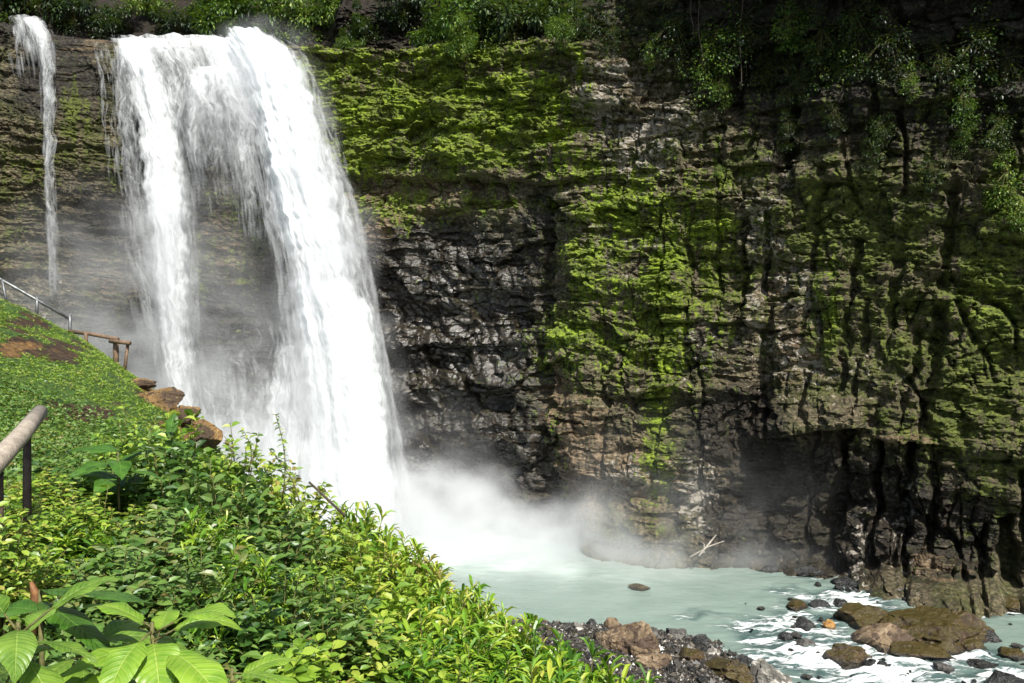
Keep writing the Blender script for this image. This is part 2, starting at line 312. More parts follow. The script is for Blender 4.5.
M = {}
def mat_cliff():
    t = NT('cliff_rock'); p = t.pos()
    a_m, a_b, a_wet_shade, a_t, a_p, a_s, a_g = (t.attr(k) for k in ('moss', 'mossb', 'wet', 'tan', 'pale', 'soil', 'gloss'))
    n1 = t.noise(p, 1.1, 5, .6); n2 = t.noise(p, 6, 5, .65); nst = t.noise(t.scale(p, .25, .25, 4.5), 1.6, 4, .6)
    nv = t.noise(t.scale(p, 2.2, 2.2, .22), 1.6, 4, .6)
    fine = t.noise(p, 22, 4, .7)
    rock = t.cr(n2, [(.3, (.014, .012, .006)), (.45, (.06, .05, .027)), (.6, (.16, .132, .078)), (.75, (.36, .31, .2))])
    rock = t.mix(t.mul(t.ramp(nst, .45, .65), .5), rock, (.075, .06, .035))
    film = t.mul(t.ramp(t.add(t.mul(t.noise(p, .55, 5, .65), 1.0), t.mul(nv, .5)), .68, .86), .7)
    rock = t.mix(film, rock, t.cr(n2, [(.3, (.02, .024, .006)), (.55, (.075, .085, .016)), (.75, (.16, .17, .04))]))
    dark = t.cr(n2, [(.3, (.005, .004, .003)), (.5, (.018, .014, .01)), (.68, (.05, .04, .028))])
    wf = t.ramp(t.add(a_wet_shade, t.mul(t.math('SUBTRACT', n1, .5), .9)), .3, .6)
    col = t.mix(t.mul(wf, .93), rock, dark)  # wet rock and the painted upper right shade share this darkening
    tf = t.ramp(t.add(a_t, t.mul(t.math('SUBTRACT', nst, .5), 1.6)), .36, .62)
    col = t.mix(t.mul(tf, .85), col, t.cr(n2, [(.3, (.05, .034, .018)), (.5, (.15, .105, .06)), (.7, (.3, .22, .13))]))
    pn = t.voro(t.scale(p, 1, 1, 1.6), 3.6, 'F1', 'Color')
    sep = t.n('ShaderNodeSeparateColor'); t.l(pn, sep.inputs[0])
    pf = t.ramp(t.add(t.add(a_p, t.mul(t.math('SUBTRACT', sep.outputs[0], .5), .8)), t.mul(t.math('SUBTRACT', n2, .5), 1.8)), .5, .74)
    col = t.mix(t.mul(pf, .9), col, t.cr(fine, [(.3, (.16, .14, .115)), (.6, (.42, .38, .32)), (.8, (.6, .55, .48))]))
    # streaks of dark wet seep and algae
    sf = t.mul(t.ramp(nv, .52, .66), .75)
    col = t.mix(sf, col, (.014, .016, .01))
    # moss
    mn = t.add(t.mul(t.math('SUBTRACT', n2, .5), 1.5), t.add(t.mul(t.math('SUBTRACT', n1, .5), 1.1), t.add(t.mul(t.math('SUBTRACT', nv, .5), 1.9), t.mul(t.math('SUBTRACT', fine, .5), .7))))
    mf = t.ramp(t.add(a_m, mn), .34, .74)
    cell = t.add(t.mul(t.noise(p, 8, 4, .75, 0), .5), t.mul(t.noise(t.scale(p, 1, 1, 1.8), 2.4, 4, .7), .5))
    bright = t.cr(cell, [(.33, (.01, .018, .003)), (.42, (.05, .075, .005)), (.51, (.135, .2, .01)), (.6, (.3, .4, .02)), (.7, (.5, .5, .05))])
    olive = t.cr(cell, [(.36, (.014, .018, .004)), (.48, (.055, .066, .013)), (.6, (.135, .155, .03)), (.7, (.22, .23, .05))])
    mc = t.mix(a_b, olive, bright)
    rust = t.ramp(t.noise(p, 2.3, 4, .6), .6, .75)
    mc = t.mix(t.mul(rust, .4), mc, (.085, .045, .014))
    col = t.mix(mf, col, mc)
    col = t.mix(t.mul(a_s, .9), col, t.cr(n2, [(.3, (.006, .004, .002)), (.6, (.015, .009, .005)), (.8, (.04, .02, .01))]))
    rough = t.n('ShaderNodeMix', data_type='FLOAT'); t.l(wf, rough.inputs[0]); rough.inputs[2].default_value = .75; rough.inputs[3].default_value = .42
    rough2 = t.n('ShaderNodeMix', data_type='FLOAT'); t.l(mf, rough2.inputs[0]); t.l(t.math('SUBTRACT', rough.outputs[0], t.mul(a_g, .14)), rough2.inputs[2]); rough2.inputs[3].default_value = .85
    b2 = t.bump(t.noise(t.scale(p, 1, 1, 1.5), 4, 7, .72, .8), .9, .2)
    b3 = t.bump(fine, .6, .04, b2)
    for q_, s_ in ((b2, .75), (b3, .55)):
        nd_ = q_.node; t.l(t.math('SUBTRACT', s_, t.mul(a_g, s_ * .6)), nd_.inputs['Strength'])
    return t.done(t.pbr(col, rough2.outputs[0], b3, t.add(.35, t.mul(a_g, .45))))
M['cliff'] = mat_cliff()
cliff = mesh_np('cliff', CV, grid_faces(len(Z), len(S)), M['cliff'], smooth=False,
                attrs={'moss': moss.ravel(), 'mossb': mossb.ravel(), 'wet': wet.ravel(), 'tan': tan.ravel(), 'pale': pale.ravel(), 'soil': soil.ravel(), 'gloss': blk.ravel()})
tag(cliff, 'tall layered rock cliff streaked with yellow green moss behind the pool', kind='structure')

# ------------------------------------------------------------------ GROUND: hillside, bank and river bed in one sheet
EY = [-10, 0, 4, 6, 9, 12, 15, 20, 24, 28, 34]
EX = [3.0, 2.5, 1.2, .2, -1.6, -3.5, -5.6, -9.2, -12.2, -17, -24]
EZ = [7.4, 7.5, 7.0, 6.9, 7.0, 7.4, 8.2, 9.2, 9.3, 9.2, 9.0]
SL = [.35, .35, .38, .38, .33, .33, .4, .5, .5, .5, .5]
def bank(x, y):
    xs = np.interp(y, [10, 15, 20, 23, 25, 26.6, 27.3, 28.2], [5.5, 6.0, 6.6, 7.1, 7.0, 6.6, 4.2, .5])
    st = np.minimum(xs - x, (28.6 - .15 * x - y) * 1.2)
    return st
def ground_z(x, y, detail=True):
    xe = np.interp(y, EY, EX); ze = np.interp(y, EY, EZ); sl = np.interp(y, EY, SL)
    d = x - xe
    left = ze - sl * d; right = ze - 1.25 * d
    k = .5
    hz = -k * np.log(np.exp(-left / k) + np.exp(-right / k)) if False else np.where(d < 0, left, right)
    hz = hz - .25 * np.exp(-(d / .8) ** 2)
    hz = hz * 1.0 - sstep(25, 33, y) * (hz + 1)
    b = np.clip(bank(x, y) * .22, -.7, .38)
    b = b + .05 * fbm(x * 1.2, y * 1.2, 81, 3)
    if detail: hz = hz + .22 * fbm(x / 2.2, y / 2.2, 82, 4) + .03 * gn(x * 3, y * 3, 83)
    return np.maximum(hz, b)
gx = np.r_[np.arange(-60, -20, .6), np.arange(-20, 8, .12), np.arange(8, 42, .4)]
gy = np.r_[np.arange(-8, 0, .4), np.arange(0, 30, .12), np.arange(30, 52, .5)]
GX, GY = np.meshgrid(gx, gy); GZ = ground_z(GX, GY)
hill = sstep(.5, 1.1, GZ)
gpx = CX + F * GX / np.maximum(GY, .5) + 34 * fbm(GX * 1.3, GY * 1.3, 84, 3); gpy = CY - F * (GZ - CAMZ) / np.maximum(GY, .5) + 18 * fbm(GX * 1.6, GY * 1.6, 85, 3)
def gblob(lst):
    r = np.zeros(GX.shape)
    for cx, cyy, rx, ry in lst: r = np.maximum(r, np.exp(-(((gpx - cx) / rx) ** 2 + ((gpy - cyy) / ry) ** 2)))
    return r
earth = gblob([(22, 345, 26, 14), (155, 397, 24, 14), (88, 412, 40, 8), (60, 352, 30, 10), (30, 322, 22, 10), (190, 425, 25, 16), (70, 415, 25, 9)])
earth = np.clip(earth + .35 * fbm(GX * 1.1, GY * 1.1, 86, 4) * sstep(6, 12, GY), 0, 1)
ochre = gblob([(22, 348, 18, 11), (158, 397, 22, 14), (190, 425, 22, 14)])
def mat_ground():
    t = NT('ground'); p = t.pos()
    n1 = t.noise(p, 1.5, 5, .6); n2 = t.noise(p, 9, 5, .7)
    e = t.ramp(t.add(t.attr('earth'), t.mul(t.math('SUBTRACT', n2, .5), .9)), .35, .55)
    o = t.attr('ochre')
    grass = t.cr(n2, [(.3, (.018, .035, .006)), (.5, (.05, .11, .012)), (.7, (.13, .2, .02))])
    soil = t.cr(t.noise(p, 5, 6, .75), [(.35, (.012, .007, .003)), (.5, (.05, .026, .01)), (.65, (.14, .08, .03))])
    och = t.cr(n2, [(.3, (.05, .026, .008)), (.5, (.17, .09, .026)), (.65, (.36, .22, .07))])
    col = t.mix(e, grass, soil); col = t.mix(t.ramp(t.add(o, t.mul(t.math('SUBTRACT', n2, .5), .5)), .4, .55), col, och)
    vg = t.voro(p, 9, 'F1', 'Color'); sp = t.n('ShaderNodeSeparateColor'); t.l(vg, sp.inputs[0])
    grav = t.cr(sp.outputs[0], [(0, (.012, .011, .01)), (.5, (.04, .036, .03)), (.8, (.08, .07, .058)), (1, (.2, .17, .14))])
    col = t.mix(t.attr('hill'), grav, col)
    nd = t.bump(t.voro(p, 9, 'F1'), .8, .06); nd = t.bump(t.noise(p, 5, 6, .75), .9, .2, nd)
    return t.done(t.pbr(col, .6, nd, .4))
ground = mesh_np('hillside', np.stack([GX, GY, GZ], -1).reshape(-1, 3), grid_faces(len(gy), len(gx)), mat_ground(), smooth=True,
                 attrs={'earth': earth.ravel(), 'ochre': ochre.ravel(), 'hill': hill.ravel()})
tag(ground, 'green hillside falling to the gravel river bank', kind='structure')

# ------------------------------------------------------------------ RIVER AND POOL
wx_ = np.arange(-34, 34, .09); wy_ = np.arange(8, 47, .09)
WX, WY = np.meshgrid(wx_, wy_)
wpx = CX + F * WX / WY; wpy = CY + F * CAMZ / WY
qx2 = wpx + 22 * fbm(WX / 1.5, WY / 1.5, 91, 3); qy2 = wpy + 8 * fbm(WX / 1.5, WY / 1.5, 92, 3)
def wblob(lst):
    r = np.zeros(WX.shape)
    for cx, cyy, rx, ry, a in lst: r = np.maximum(r, a * np.exp(-(((qx2 - cx) / rx) ** 2 + ((qy2 - cyy) / ry) ** 2)))
    return r
rapid = wblob([(850, 600, 60, 12, 1), (790, 625, 60, 14, 1), (830, 655, 90, 18, 1.15), (880, 672, 80, 20, 1.1), (960, 655, 60, 14, .9), (1000, 610, 60, 8, .8), (760, 640, 30, 10, .9), (1010, 675, 60, 14, .9), (920, 690, 120, 20, 1), (780, 590, 30, 5, .5),
               (700, 615, 50, 5, .4), (820, 575, 30, 5, .7), (690, 618, 20, 4, .5), (800, 720, 120, 30, .9)])
milk = wblob([(400, 545, 150, 26, 1.1), (540, 562, 110, 20, .7), (300, 530, 180, 40, 1.2), (640, 572, 110, 16, .4)])
shore = np.exp(-(bank(WX, WY) / .35) ** 2) * sstep(20, 26, WY)
fl = fbm(WX * 1.1 + 0 * WY, WY * 1.1, 93, 4); fr = np.abs(gn(WX * 1.3 + .9 * WY, WY * .9 - .5 * WX, 94)) + .5 * np.abs(gn(WX * 3, WY * 3, 95))
WZ = .015 * fbm(WX * 1.5, WY * 3, 96, 3) + rapid * (.26 * fbm(WX * .9, WY * 1.3, 97, 3) + .08 * fbm(WX * 3.2, WY * 4.5, 98, 2)) - rapid * .02
WZ = WZ + .025 * fbm(WX * 1.0, WY * 2, 99, 3) * sstep(560, 500, wpx) - .0
foam = np.clip(rapid, 0, 1.2)
def mat_water():
    t = NT('river_water'); p = t.pos()
    r = t.attr('rapid'); m = t.attr('milk'); s = t.attr('shore')
    ps = t.scale(p, 1, 1.6, 1)
    mp = t.n('ShaderNodeMapping'); t.l(p, mp.inputs[0]); mp.inputs['Rotation'].default_value = (0, 0, math.radians(54)); mp.inputs['Scale'].default_value = (.42, 1.5, 1)
    n1 = t.noise(mp.outputs[0], 1.5, 6, .66, 1.0); n2 = t.noise(mp.outputs[0], 6, 5, .7, .6); n3 = t.noise(t.scale(p, .6, 1.3, 1), .7, 5, .65)
    ff = t.ramp(t.add(t.mul(r, .78), t.add(t.mul(t.math('SUBTRACT', n1, .5), 3.0), t.mul(t.math('SUBTRACT', n2, .5), 1.3))), .38, .95)
    f2 = t.mul(t.ramp(t.add(t.mul(s, .55), t.mul(t.math('SUBTRACT', n2, .5), 1.4)), .5, .7), .8)
    flecks = t.mul(t.ramp(n2, .72, .8), .5)
    foamf = t.math('MAXIMUM', t.mul(ff, t.ramp(r, .12, .4)), t.math('MAXIMUM', f2, flecks))
    deep = t.cr(n3, [(.35, (.175, .24, .208)), (.65, (.215, .285, .248))])
    deep = t.mix(t.ramp(r, .15, .6), deep, (.06, .1, .095))
    col = t.mix(t.ramp(t.add(m, t.mul(t.math('SUBTRACT', n1, .5), .7)), .05, 1.25), deep, (.62, .7, .66))
    col = t.mix(foamf, col, (.85, .88, .88))
    nrm = t.bump(n2, .35, .05); nrm = t.bump(n1, .22, .12, nrm)
    rg = t.n('ShaderNodeMix', data_type='FLOAT'); t.l(foamf, rg.inputs[0]); rg.inputs[2].default_value = .16; rg.inputs[3].default_value = .7
    return t.done(t.pbr(col, rg.outputs[0], nrm, .4))
river = mesh_np('river_water', np.stack([WX, WY, WZ], -1).reshape(-1, 3), grid_faces(len(wy_), len(wx_)), mat_water(), smooth=True,
                attrs={'rapid': rapid.ravel(), 'milk': milk.ravel(), 'shore': shore.ravel()})
tag(river, 'milky green plunge pool running into white rapids', kind='structure')
# ------------------------------------------------------------------ WATERFALLS
def ybase(px):
    m = (spx > -200) & (spx < 1100)
    return np.interp(px, spx[m], pl[m, 1])
def mat_falls(name, feather):
    t = NT(name)
    uvn = t.n('ShaderNodeUVMap'); uvn.uv_map = 'UVMap'; uv = uvn.outputs[0]
    wob = t.noise(t.scale(uv, .8, .35, 1), 1.0, 3, .6, 0, True)
    uw = t.vec('ADD', uv, t.scale(t.vec('SUBTRACT', wob, (.5, .5, .5)), 1.3, 3.0, 0))
    a1 = t.noise(t.scale(uw, 2.6, .26, 1), 1.5, 5, .62, .4)
    a2 = t.noise(t.scale(uw, 9, .7, 1), 1.6, 4, .65)
    a3 = t.noise(t.scale(uw, 1.1, .55, 1), 1.3, 5, .65, 1.5)
    den = t.attr('dens')
    sm = t.add(t.mul(t.math('SUBTRACT', a1, .5), 1.5), t.add(t.mul(t.math('SUBTRACT', a2, .5), .25), t.mul(t.math('SUBTRACT', a3, .5), feather)))
    al = t.mul(t.ramp(t.add(den, sm), -.05, 1.25), .96)
    nrm = t.bump(a3, .2, .3)
    df = t.n('ShaderNodeBsdfDiffuse'); df.inputs[0].default_value = (.93, .955, .97, 1); t.l(nrm, df.inputs['Normal'])
    tr = t.n('ShaderNodeBsdfTranslucent'); tr.inputs[0].default_value = (.9, .94, .96, 1); t.l(nrm, tr.inputs['Normal'])
    mx = t.n('ShaderNodeMixShader'); mx.inputs[0].default_value = .35; t.l(df.outputs[0], mx.inputs[1]); t.l(tr.outputs[0], mx.inputs[2])
    tp = t.n('ShaderNodeBsdfTransparent')
    m2 = t.n('ShaderNodeMixShader'); t.l(al, m2.inputs[0]); t.l(tp.outputs[0], m2.inputs[1]); t.l(mx.outputs[0], m2.inputs[2])
    return t.done(m2.outputs[0])
M['falls'] = mat_falls('falling_water', 1.5)
def mat_strand():
    t = NT('water_strand')
    df = t.n('ShaderNodeBsdfDiffuse'); df.inputs[0].default_value = (.93, .955, .97, 1)
    tr = t.n('ShaderNodeBsdfTranslucent'); tr.inputs[0].default_value = (.9, .94, .96, 1)
    mx = t.n('ShaderNodeMixShader'); mx.inputs[0].default_value = .5; t.l(df.outputs[0], mx.inputs[1]); t.l(tr.outputs[0], mx.inputs[2])
    tp = t.n('ShaderNodeBsdfTransparent'); m2 = t.n('ShaderNodeMixShader'); m2.inputs[0].default_value = .07
    t.l(tp.outputs[0], m2.inputs[1]); t.l(mx.outputs[0], m2.inputs[2])
    return t.done(m2.outputs[0])
M['strand'] = mat_strand()

def stream(parent, keys, layers=3, seed=0, thick=.5, strands=0, name='water_curtain'):
    """keys: (py, px_left, px_right, metres in front of the wall, density); real curtain geometry with depth"""
    k = np.array(keys, float); pys = np.arange(k[0, 0], k[-1, 0] + .1, 1.5)
    L, R, O, Dn = (np.interp(pys, k[:, 0], k[:, i]) for i in (1, 2, 3, 4))
    L, R, O = (smooth1(a, 15) for a in (L, R, O)) if len(pys) > 30 else (L, R, O)
    R = R + (4 * gn(pys / 26, pys * 0 + seed, 61) + 2.5 * gn(pys / 8, pys * 0 + seed, 62)) * sstep(40, 80, pys); L = L + (4 * gn(pys / 22, pys * 0 + seed, 63) + 2 * gn(pys / 7, pys * 0 + seed, 64)) * sstep(40, 80, pys) * min(1, (k[:, 2] - k[:, 1]).mean() / 60)
    c = (L + R) / 2; hw = (R - L) / 2
    Y = ybase(c) - O
    Yc = np.array([min([dmap[max(0, min(339, int((py + 100) / 2.5))), max(0, min(559, int((q + 100) / 2.5)))] for q in np.linspace(l_, r_, 8)]) for py, l_, r_ in zip(pys, L, R)])
    Yc = np.where(Yc > 900, 60, Yc); Yc = np.array([Yc[max(0, i - 12):i + 6].min() for i in range(len(Yc))])
    Y = smooth1(np.minimum(Y, Yc - .12 - thick * .5), 21)
    cxw = (c - CX) / F * Y; hwm = hw / F * Y; z = CAMZ + (CY - pys) / F * Y
    ds = np.r_[0, np.cumsum(np.sqrt(np.diff(cxw) ** 2 + np.diff(z) ** 2 + np.diff(Y) ** 2))]
    nu = int(max(10, min(90, hwm.max() * 2 / .09))); u = np.linspace(-1, 1, nu)
    U, _ = np.meshgrid(u, pys)
    for li in range(layers):
        f = li / max(1, layers - 1) - .5 if layers > 1 else 0
        rip = fbm((U * hwm[:, None]) * 1.6 + seed * 3 + li * 7, ds[:, None] * .35 + li * 5, seed + li, 4)
        X = cxw[:, None] + U * hwm[:, None] * (1.08 - .1 * li) + .12 * rip
        YY = Y[:, None] - thick * (np.sqrt(np.clip(1 - U ** 2, 0, 1)) * (f * 2)) - .3 * thick * rip * 2 + 0 * U
        ZZ2 = z[:, None] + 0 * U + (.3 * fbm(X * .9, 0 * X + li * 3 + seed, seed + 80, 3) + .1) * (1 - sstep(0, 4, ds))[:, None]
        V = np.stack([X, YY, ZZ2], -1).reshape(-1, 3)
        edge = np.clip(1 - np.abs(U) ** 2.2, 0, 1)
        dens = (Dn[:, None] + .25) * edge ** .6 - .25 - .9 * (1 - edge) ** 3 + .5 * (np.clip(np.abs(U), .5, 1) - .5) * fbm(U * 0 + np.sign(U) * 9 + seed, ds[:, None] * .8, seed + 50, 3) * 3
        dens = dens - .6 * sstep(ds[-1] - 2.0, ds[-1], ds)[:, None] * (Dn[-1] < .5)
        dens = dens - .5 * sstep(.5, 0, ds)[:, None] * (Dn[0] < .3) - (1.6 * sstep(2.6, 0, ds)[:, None] if k[0, 0] > 100 else 0)
        uv = np.stack([U * hwm[:, None] + seed * 5.3 + li * 11.7, ds[:, None] + 0 * U + seed * 3.1], -1).reshape(-1, 2)
        mesh_np(name, V, grid_faces(len(pys), nu), M['falls'], parent, smooth=True, attrs={'dens': dens.ravel()}, uv=uv)
    if strands:
        g = np.random.default_rng(seed + 100)
        n = strands * 2; ui = np.clip(g.normal(0, .62, n), -1.1, 1.1); vi = g.random(n) ** .8 * ds[-1] * .97
        kp = g.random(n) < np.clip(np.interp(vi, ds, Dn) * 1.3 + .15, 0, 1); ui, vi = ui[kp], vi[kp]; n = len(ui)
        Ln = g.uniform(.3, 1.5, n) * (1 + vi / 25); wd = g.uniform(.03, .13, n)
        def at(v):
            return np.interp(v, ds, cxw) + ui * np.interp(v, ds, hwm), np.interp(v, ds, Y), np.interp(v, ds, z)
        x0, y0, z0 = at(vi); x1, y1, z1 = at(np.minimum(vi + Ln, ds[-1]))
        off = g.uniform(-1, 1, n) * thick * .9
        A = np.stack([x0, y0 + off, z0], -1); B = np.stack([x1, y1 + off, z1], -1)
        Mi = A * .45 + B * .55
        verts = [A, B]
        for q in range(3):
            an = q * 2.094
            verts.append(Mi + np.stack([np.cos(an) * wd, np.sin(an) * wd, 0 * wd], -1))
        V = np.stack(verts, 1).reshape(-1, 3); b = np.arange(n)[:, None] * 5
        Fc = np.concatenate([np.stack([b[:, 0], b[:, 0] + 2 + q, b[:, 0] + 2 + (q + 1) % 3], -1) for q in range(3)] +
                            [np.stack([b[:, 0] + 1, b[:, 0] + 2 + (q + 1) % 3, b[:, 0] + 2 + q], -1) for q in range(3)])
        o = mesh_np('spray', V, Fc, M['strand'], parent, smooth=True); o['kind'] = 'stuff'

wf = empty('waterfall', P(300, 520, 43)); tag(wf, 'broad roaring white waterfall plunging over the cliff into the pool', 'waterfall')
wfi = wf.matrix_world.copy()
def fallchild_fix():
    pass
# heavy right-hand fall
stream(None, [(34, 222, 262, .0, .7), (40, 212, 292, .5, 1.1), (70, 232, 308, 1.2, 1.35), (115, 250, 319, 1.7, 1.5), (180, 262, 343, 2.2, 1.6), (250, 280, 361, 2.8, 1.6), (320, 290, 372, 3.2, 1.6), (400, 296, 388, 3.6, 1.6), (470, 292, 399, 4.0, 1.6), (545, 284, 408, 4.3, 1.6)],
       4, 1, .8, 3500)
stream(None, [(60, 236, 290, 1.0, .8), (150, 255, 312, 1.5, .9), (225, 268, 322, 2.1, 1.0), (260, 284, 330, 2.4, .7)], 2, 2, .5, 300)
stream(None, [(260, 300, 366, 3.4, 1.3), (350, 318, 382, 4.0, 1.5), (450, 330, 397, 4.4, 1.6), (548, 330, 410, 4.8, 1.6)], 3, 3, .6, 700)
stream(None, [(120, 296, 330, 2.3, .5), (200, 318, 352, 2.8, .5), (300, 345, 374, 3.3, .45), (400, 366, 392, 3.8, .5), (500, 382, 402, 4.2, .6)], 1, 4, .4, 700)
# ragged inner edge of the heavy fall
stream(None, [(150, 262, 296, 1.8, .8), (200, 268, 300, 2.1, .9), (240, 285, 308, 2.3, .35)], 2, 5, .3, 120)
stream(None, [(310, 270, 310, 2.6, .3), (350, 272, 318, 3.0, .5), (400, 262, 330, 3.4, .7), (470, 250, 340, 3.8, .9), (545, 230, 350, 4.0, 1.1)], 2, 6, .5, 500)
# crest and central veil
stream(None, [(38, 100, 236, .0, .8), (50, 104, 244, .5, .5), (72, 108, 262, .9, .36), (100, 112, 266, 1.2, .25), (140, 114, 250, 1.3, .08), (180, 116, 230, 1.4, -.2)], 2, 7, .25, 1500)
stream(None, [(70, 180, 262, 1.0, .75), (90, 180, 272, 1.4, .5), (120, 184, 280, 1.6, .22), (165, 196, 284, 1.8, .0), (215, 206, 284, 1.9, -.2), (270, 214, 284, 2.0, -.3)], 2, 8, .35, 1200)
stream(None, [(80, 188, 220, 1.3, .8), (110, 182, 206, 1.5, .45), (150, 184, 204, 1.6, .3), (190, 196, 208, 1.7, .0)], 2, 9, .2, 200)
stream(None, [(100, 232, 262, 1.5, .4), (150, 232, 262, 1.7, .45), (200, 238, 268, 1.9, .25), (240, 244, 268, 2, -.1)], 2, 10, .25, 250)
stream(None, [(150, 180, 280, 1.2, -.25), (230, 176, 284, 1.6, -.25), (310, 172, 296, 2.0, -.2), (380, 170, 310, 2.4, .05), (460, 160, 330, 2.8, .4), (540, 150, 340, 3.0, .6)], 2, 16, .7, 500)
stream(None, [(40, 196, 244, .2, 1.0), (60, 200, 256, .7, 1.0), (95, 216, 270, 1.3, .8), (130, 236, 290, 1.6, .5)], 2, 17, .3, 400)
# bright left strand
stream(None, [(42, 112, 150, .4, .75), (80, 122, 172, .8, .8), (120, 132, 186, 1.1, .95), (180, 140, 190, 1.4, 1.1), (235, 146, 192, 1.6, 1.0), (300, 152, 194, 1.8, .85), (370, 160, 200, 2.0, .8), (460, 166, 216, 2.2, .8), (530, 160, 230, 2.3, .9)],
       3, 11, .45, 1500)
stream(None, [(60, 136, 152, 1.2, .9), (110, 148, 166, 1.4, 1.0), (170, 160, 178, 1.6, 1.0), (215, 164, 188, 1.8, .8), (270, 168, 190, 2, .5)], 2, 12, .2, 200)
stream(None, [(50, 112, 140, .6, .45), (110, 114, 140, .8, .35), (160, 116, 146, .9, .15), (230, 124, 156, 1.2, -.02), (290, 132, 168, 1.5, .1), (360, 146, 180, 1.6, -.1)], 2, 13, .3, 700)
stream(None, [(240, 128, 150, 1.5, .3), (275, 134, 160, 1.6, .4), (320, 150, 176, 1.8, .2)], 1, 14, .2, 60)
stream(None, [(300, 180, 300, 1.6, -.45), (360, 190, 300, 2.0, -.3), (430, 190, 310, 2.4, .0), (500, 170, 330, 2.8, .35), (540, 150, 340, 3, .6)], 2, 15, .6, 700)
for o in [o for o in COL.objects if o.type == 'MESH' and o.parent is None and o.name.split('.')[0] in ('water_curtain', 'spray')]:
    o.parent = wf; o.location = -wf.location
# thin fall at the left
wt2 = empty('side_waterfall', P(52, 300, 45)); tag(wt2, 'thin ribbon of water left of the broad fall, dropping down the dark wall', 'waterfall')
stream(None, [(18, 6, 34, .2, .35), (30, 8, 50, .5, .3), (50, 10, 52, .7, .1), (80, 14, 54, .8, -.3)], 2, 21, .2, 150, 'water_ribbon')
stream(None, [(20, 16, 42, .3, .7), (32, 30, 52, .7, .6), (48, 37, 54, .9, .5), (80, 41, 55, 1.0, .25), (140, 43, 54, 1.1, .22), (200, 46, 54, 1.2, .14), (260, 48, 57, 1.3, .1), (310, 48, 62, 1.3, -.2), (360, 46, 66, 1.3, -.3)], 3, 22, .2, 500, 'water_ribbon')
for o in [o for o in COL.objects if o.type == 'MESH' and o.parent is None and o.name.split('.')[0] in ('water_ribbon', 'spray')]:
    o.parent = wt2; o.location = -wt2.location

# ------------------------------------------------------------------ MIST thrown up by the fall
def mat_mist(bl):
    t = NT('mist'); p = t.pos()
    n = t.noise(t.scale(p, 1, 1, 1.3), .42, 2, .6); nf = t.ramp(n, .35, .62)
    wb = t.vec('SUBTRACT', t.noise(p, .22, 2, .5, 0, True), (.5, .5, .5)); p = t.vec('ADD', p, t.scale(wb, 5, 3, 5))
    tot = None
    for (c, r, d, pw) in bl:
        q = t.vec('DIVIDE', t.vec('SUBTRACT', p, tuple(c)), tuple(r))
        f = t.math('SUBTRACT', 1, t.vec('LENGTH', q), clamp=True)
        f = t.mul(t.math('POWER', f, pw), d)
        tot = f if tot is None else t.add(tot, f)
    dn = t.mul(tot, t.add(.2, t.mul(nf, 1.5)))
    v = t.n('ShaderNodeVolumePrincipled'); v.inputs['Color'].default_value = (.96, .98, 1, 1); v.inputs['Anisotropy'].default_value = .1
    t.l(dn, v.inputs['Density'])
    return t.done(None, v.outputs[0])
MB = [(P(395, 528, 41.5), (9, 5, 4.2), 3.0, 1.4), (P(500, 545, 39.5), (9, 5, 2.8), 1.3, 1.5), (P(260, 480, 42), (10, 5, 7), .45, 1.5), (P(150, 380, 43), (14, 5, 12), .11, 1.2),
      (P(620, 548, 38), (10, 5, 3.2), .3, 1.5), (P(262, 70, 43.6), (2.4, 1.6, 3.2), .5, 1.2), (P(300, 170, 42.8), (2.6, 1.8, 6), .55, 1.2), (P(330, 290, 42), (3.2, 2.2, 6.5), .65, 1.2), (P(345, 420, 41.2), (4.2, 2.8, 6.5), .9, 1.3), (P(168, 230, 44), (2.4, 1.6, 8), .3, 1.2), (P(225, 130, 44), (3.4, 1.4, 5), .2, 1.2), (P(700, 520, 36), (11, 4.5, 6), .06, 2), (P(600, 562, 35), (11, 5, 1.8), .2, 1.5), (P(430, 480, 41.5), (5, 4, 5), .15, 1.5)]
def mist_domain():
    import bmesh
    bm = bmesh.new()
    pts = [(-33, 33, .1), (-33, 47.5, .1), (-8, 31, .1), (21, 26, .1), (21, 34, .1), (10, 40, .1), (-33, 38, 26), (-33, 47.5, 26), (-9, 40, 28), (-9, 47, 28), (-26, 40, 28), (-26, 47, 28), (21, 27, 9), (21, 34, 9), (2, 34, 13), (4, 41, 15)]
    for q in pts: bm.verts.new(q)
    bmesh.ops.convex_hull(bm, input=bm.verts)
    me = bpy.data.meshes.new('mist'); bm.to_mesh(me); bm.free(); me.materials.append(mat_mist(MB))
    o = bpy.data.objects.new('mist', me); COL.objects.link(o); return o
tag(mist_domain(), 'white spray drifting up from the foot of the broad waterfall', kind='stuff')

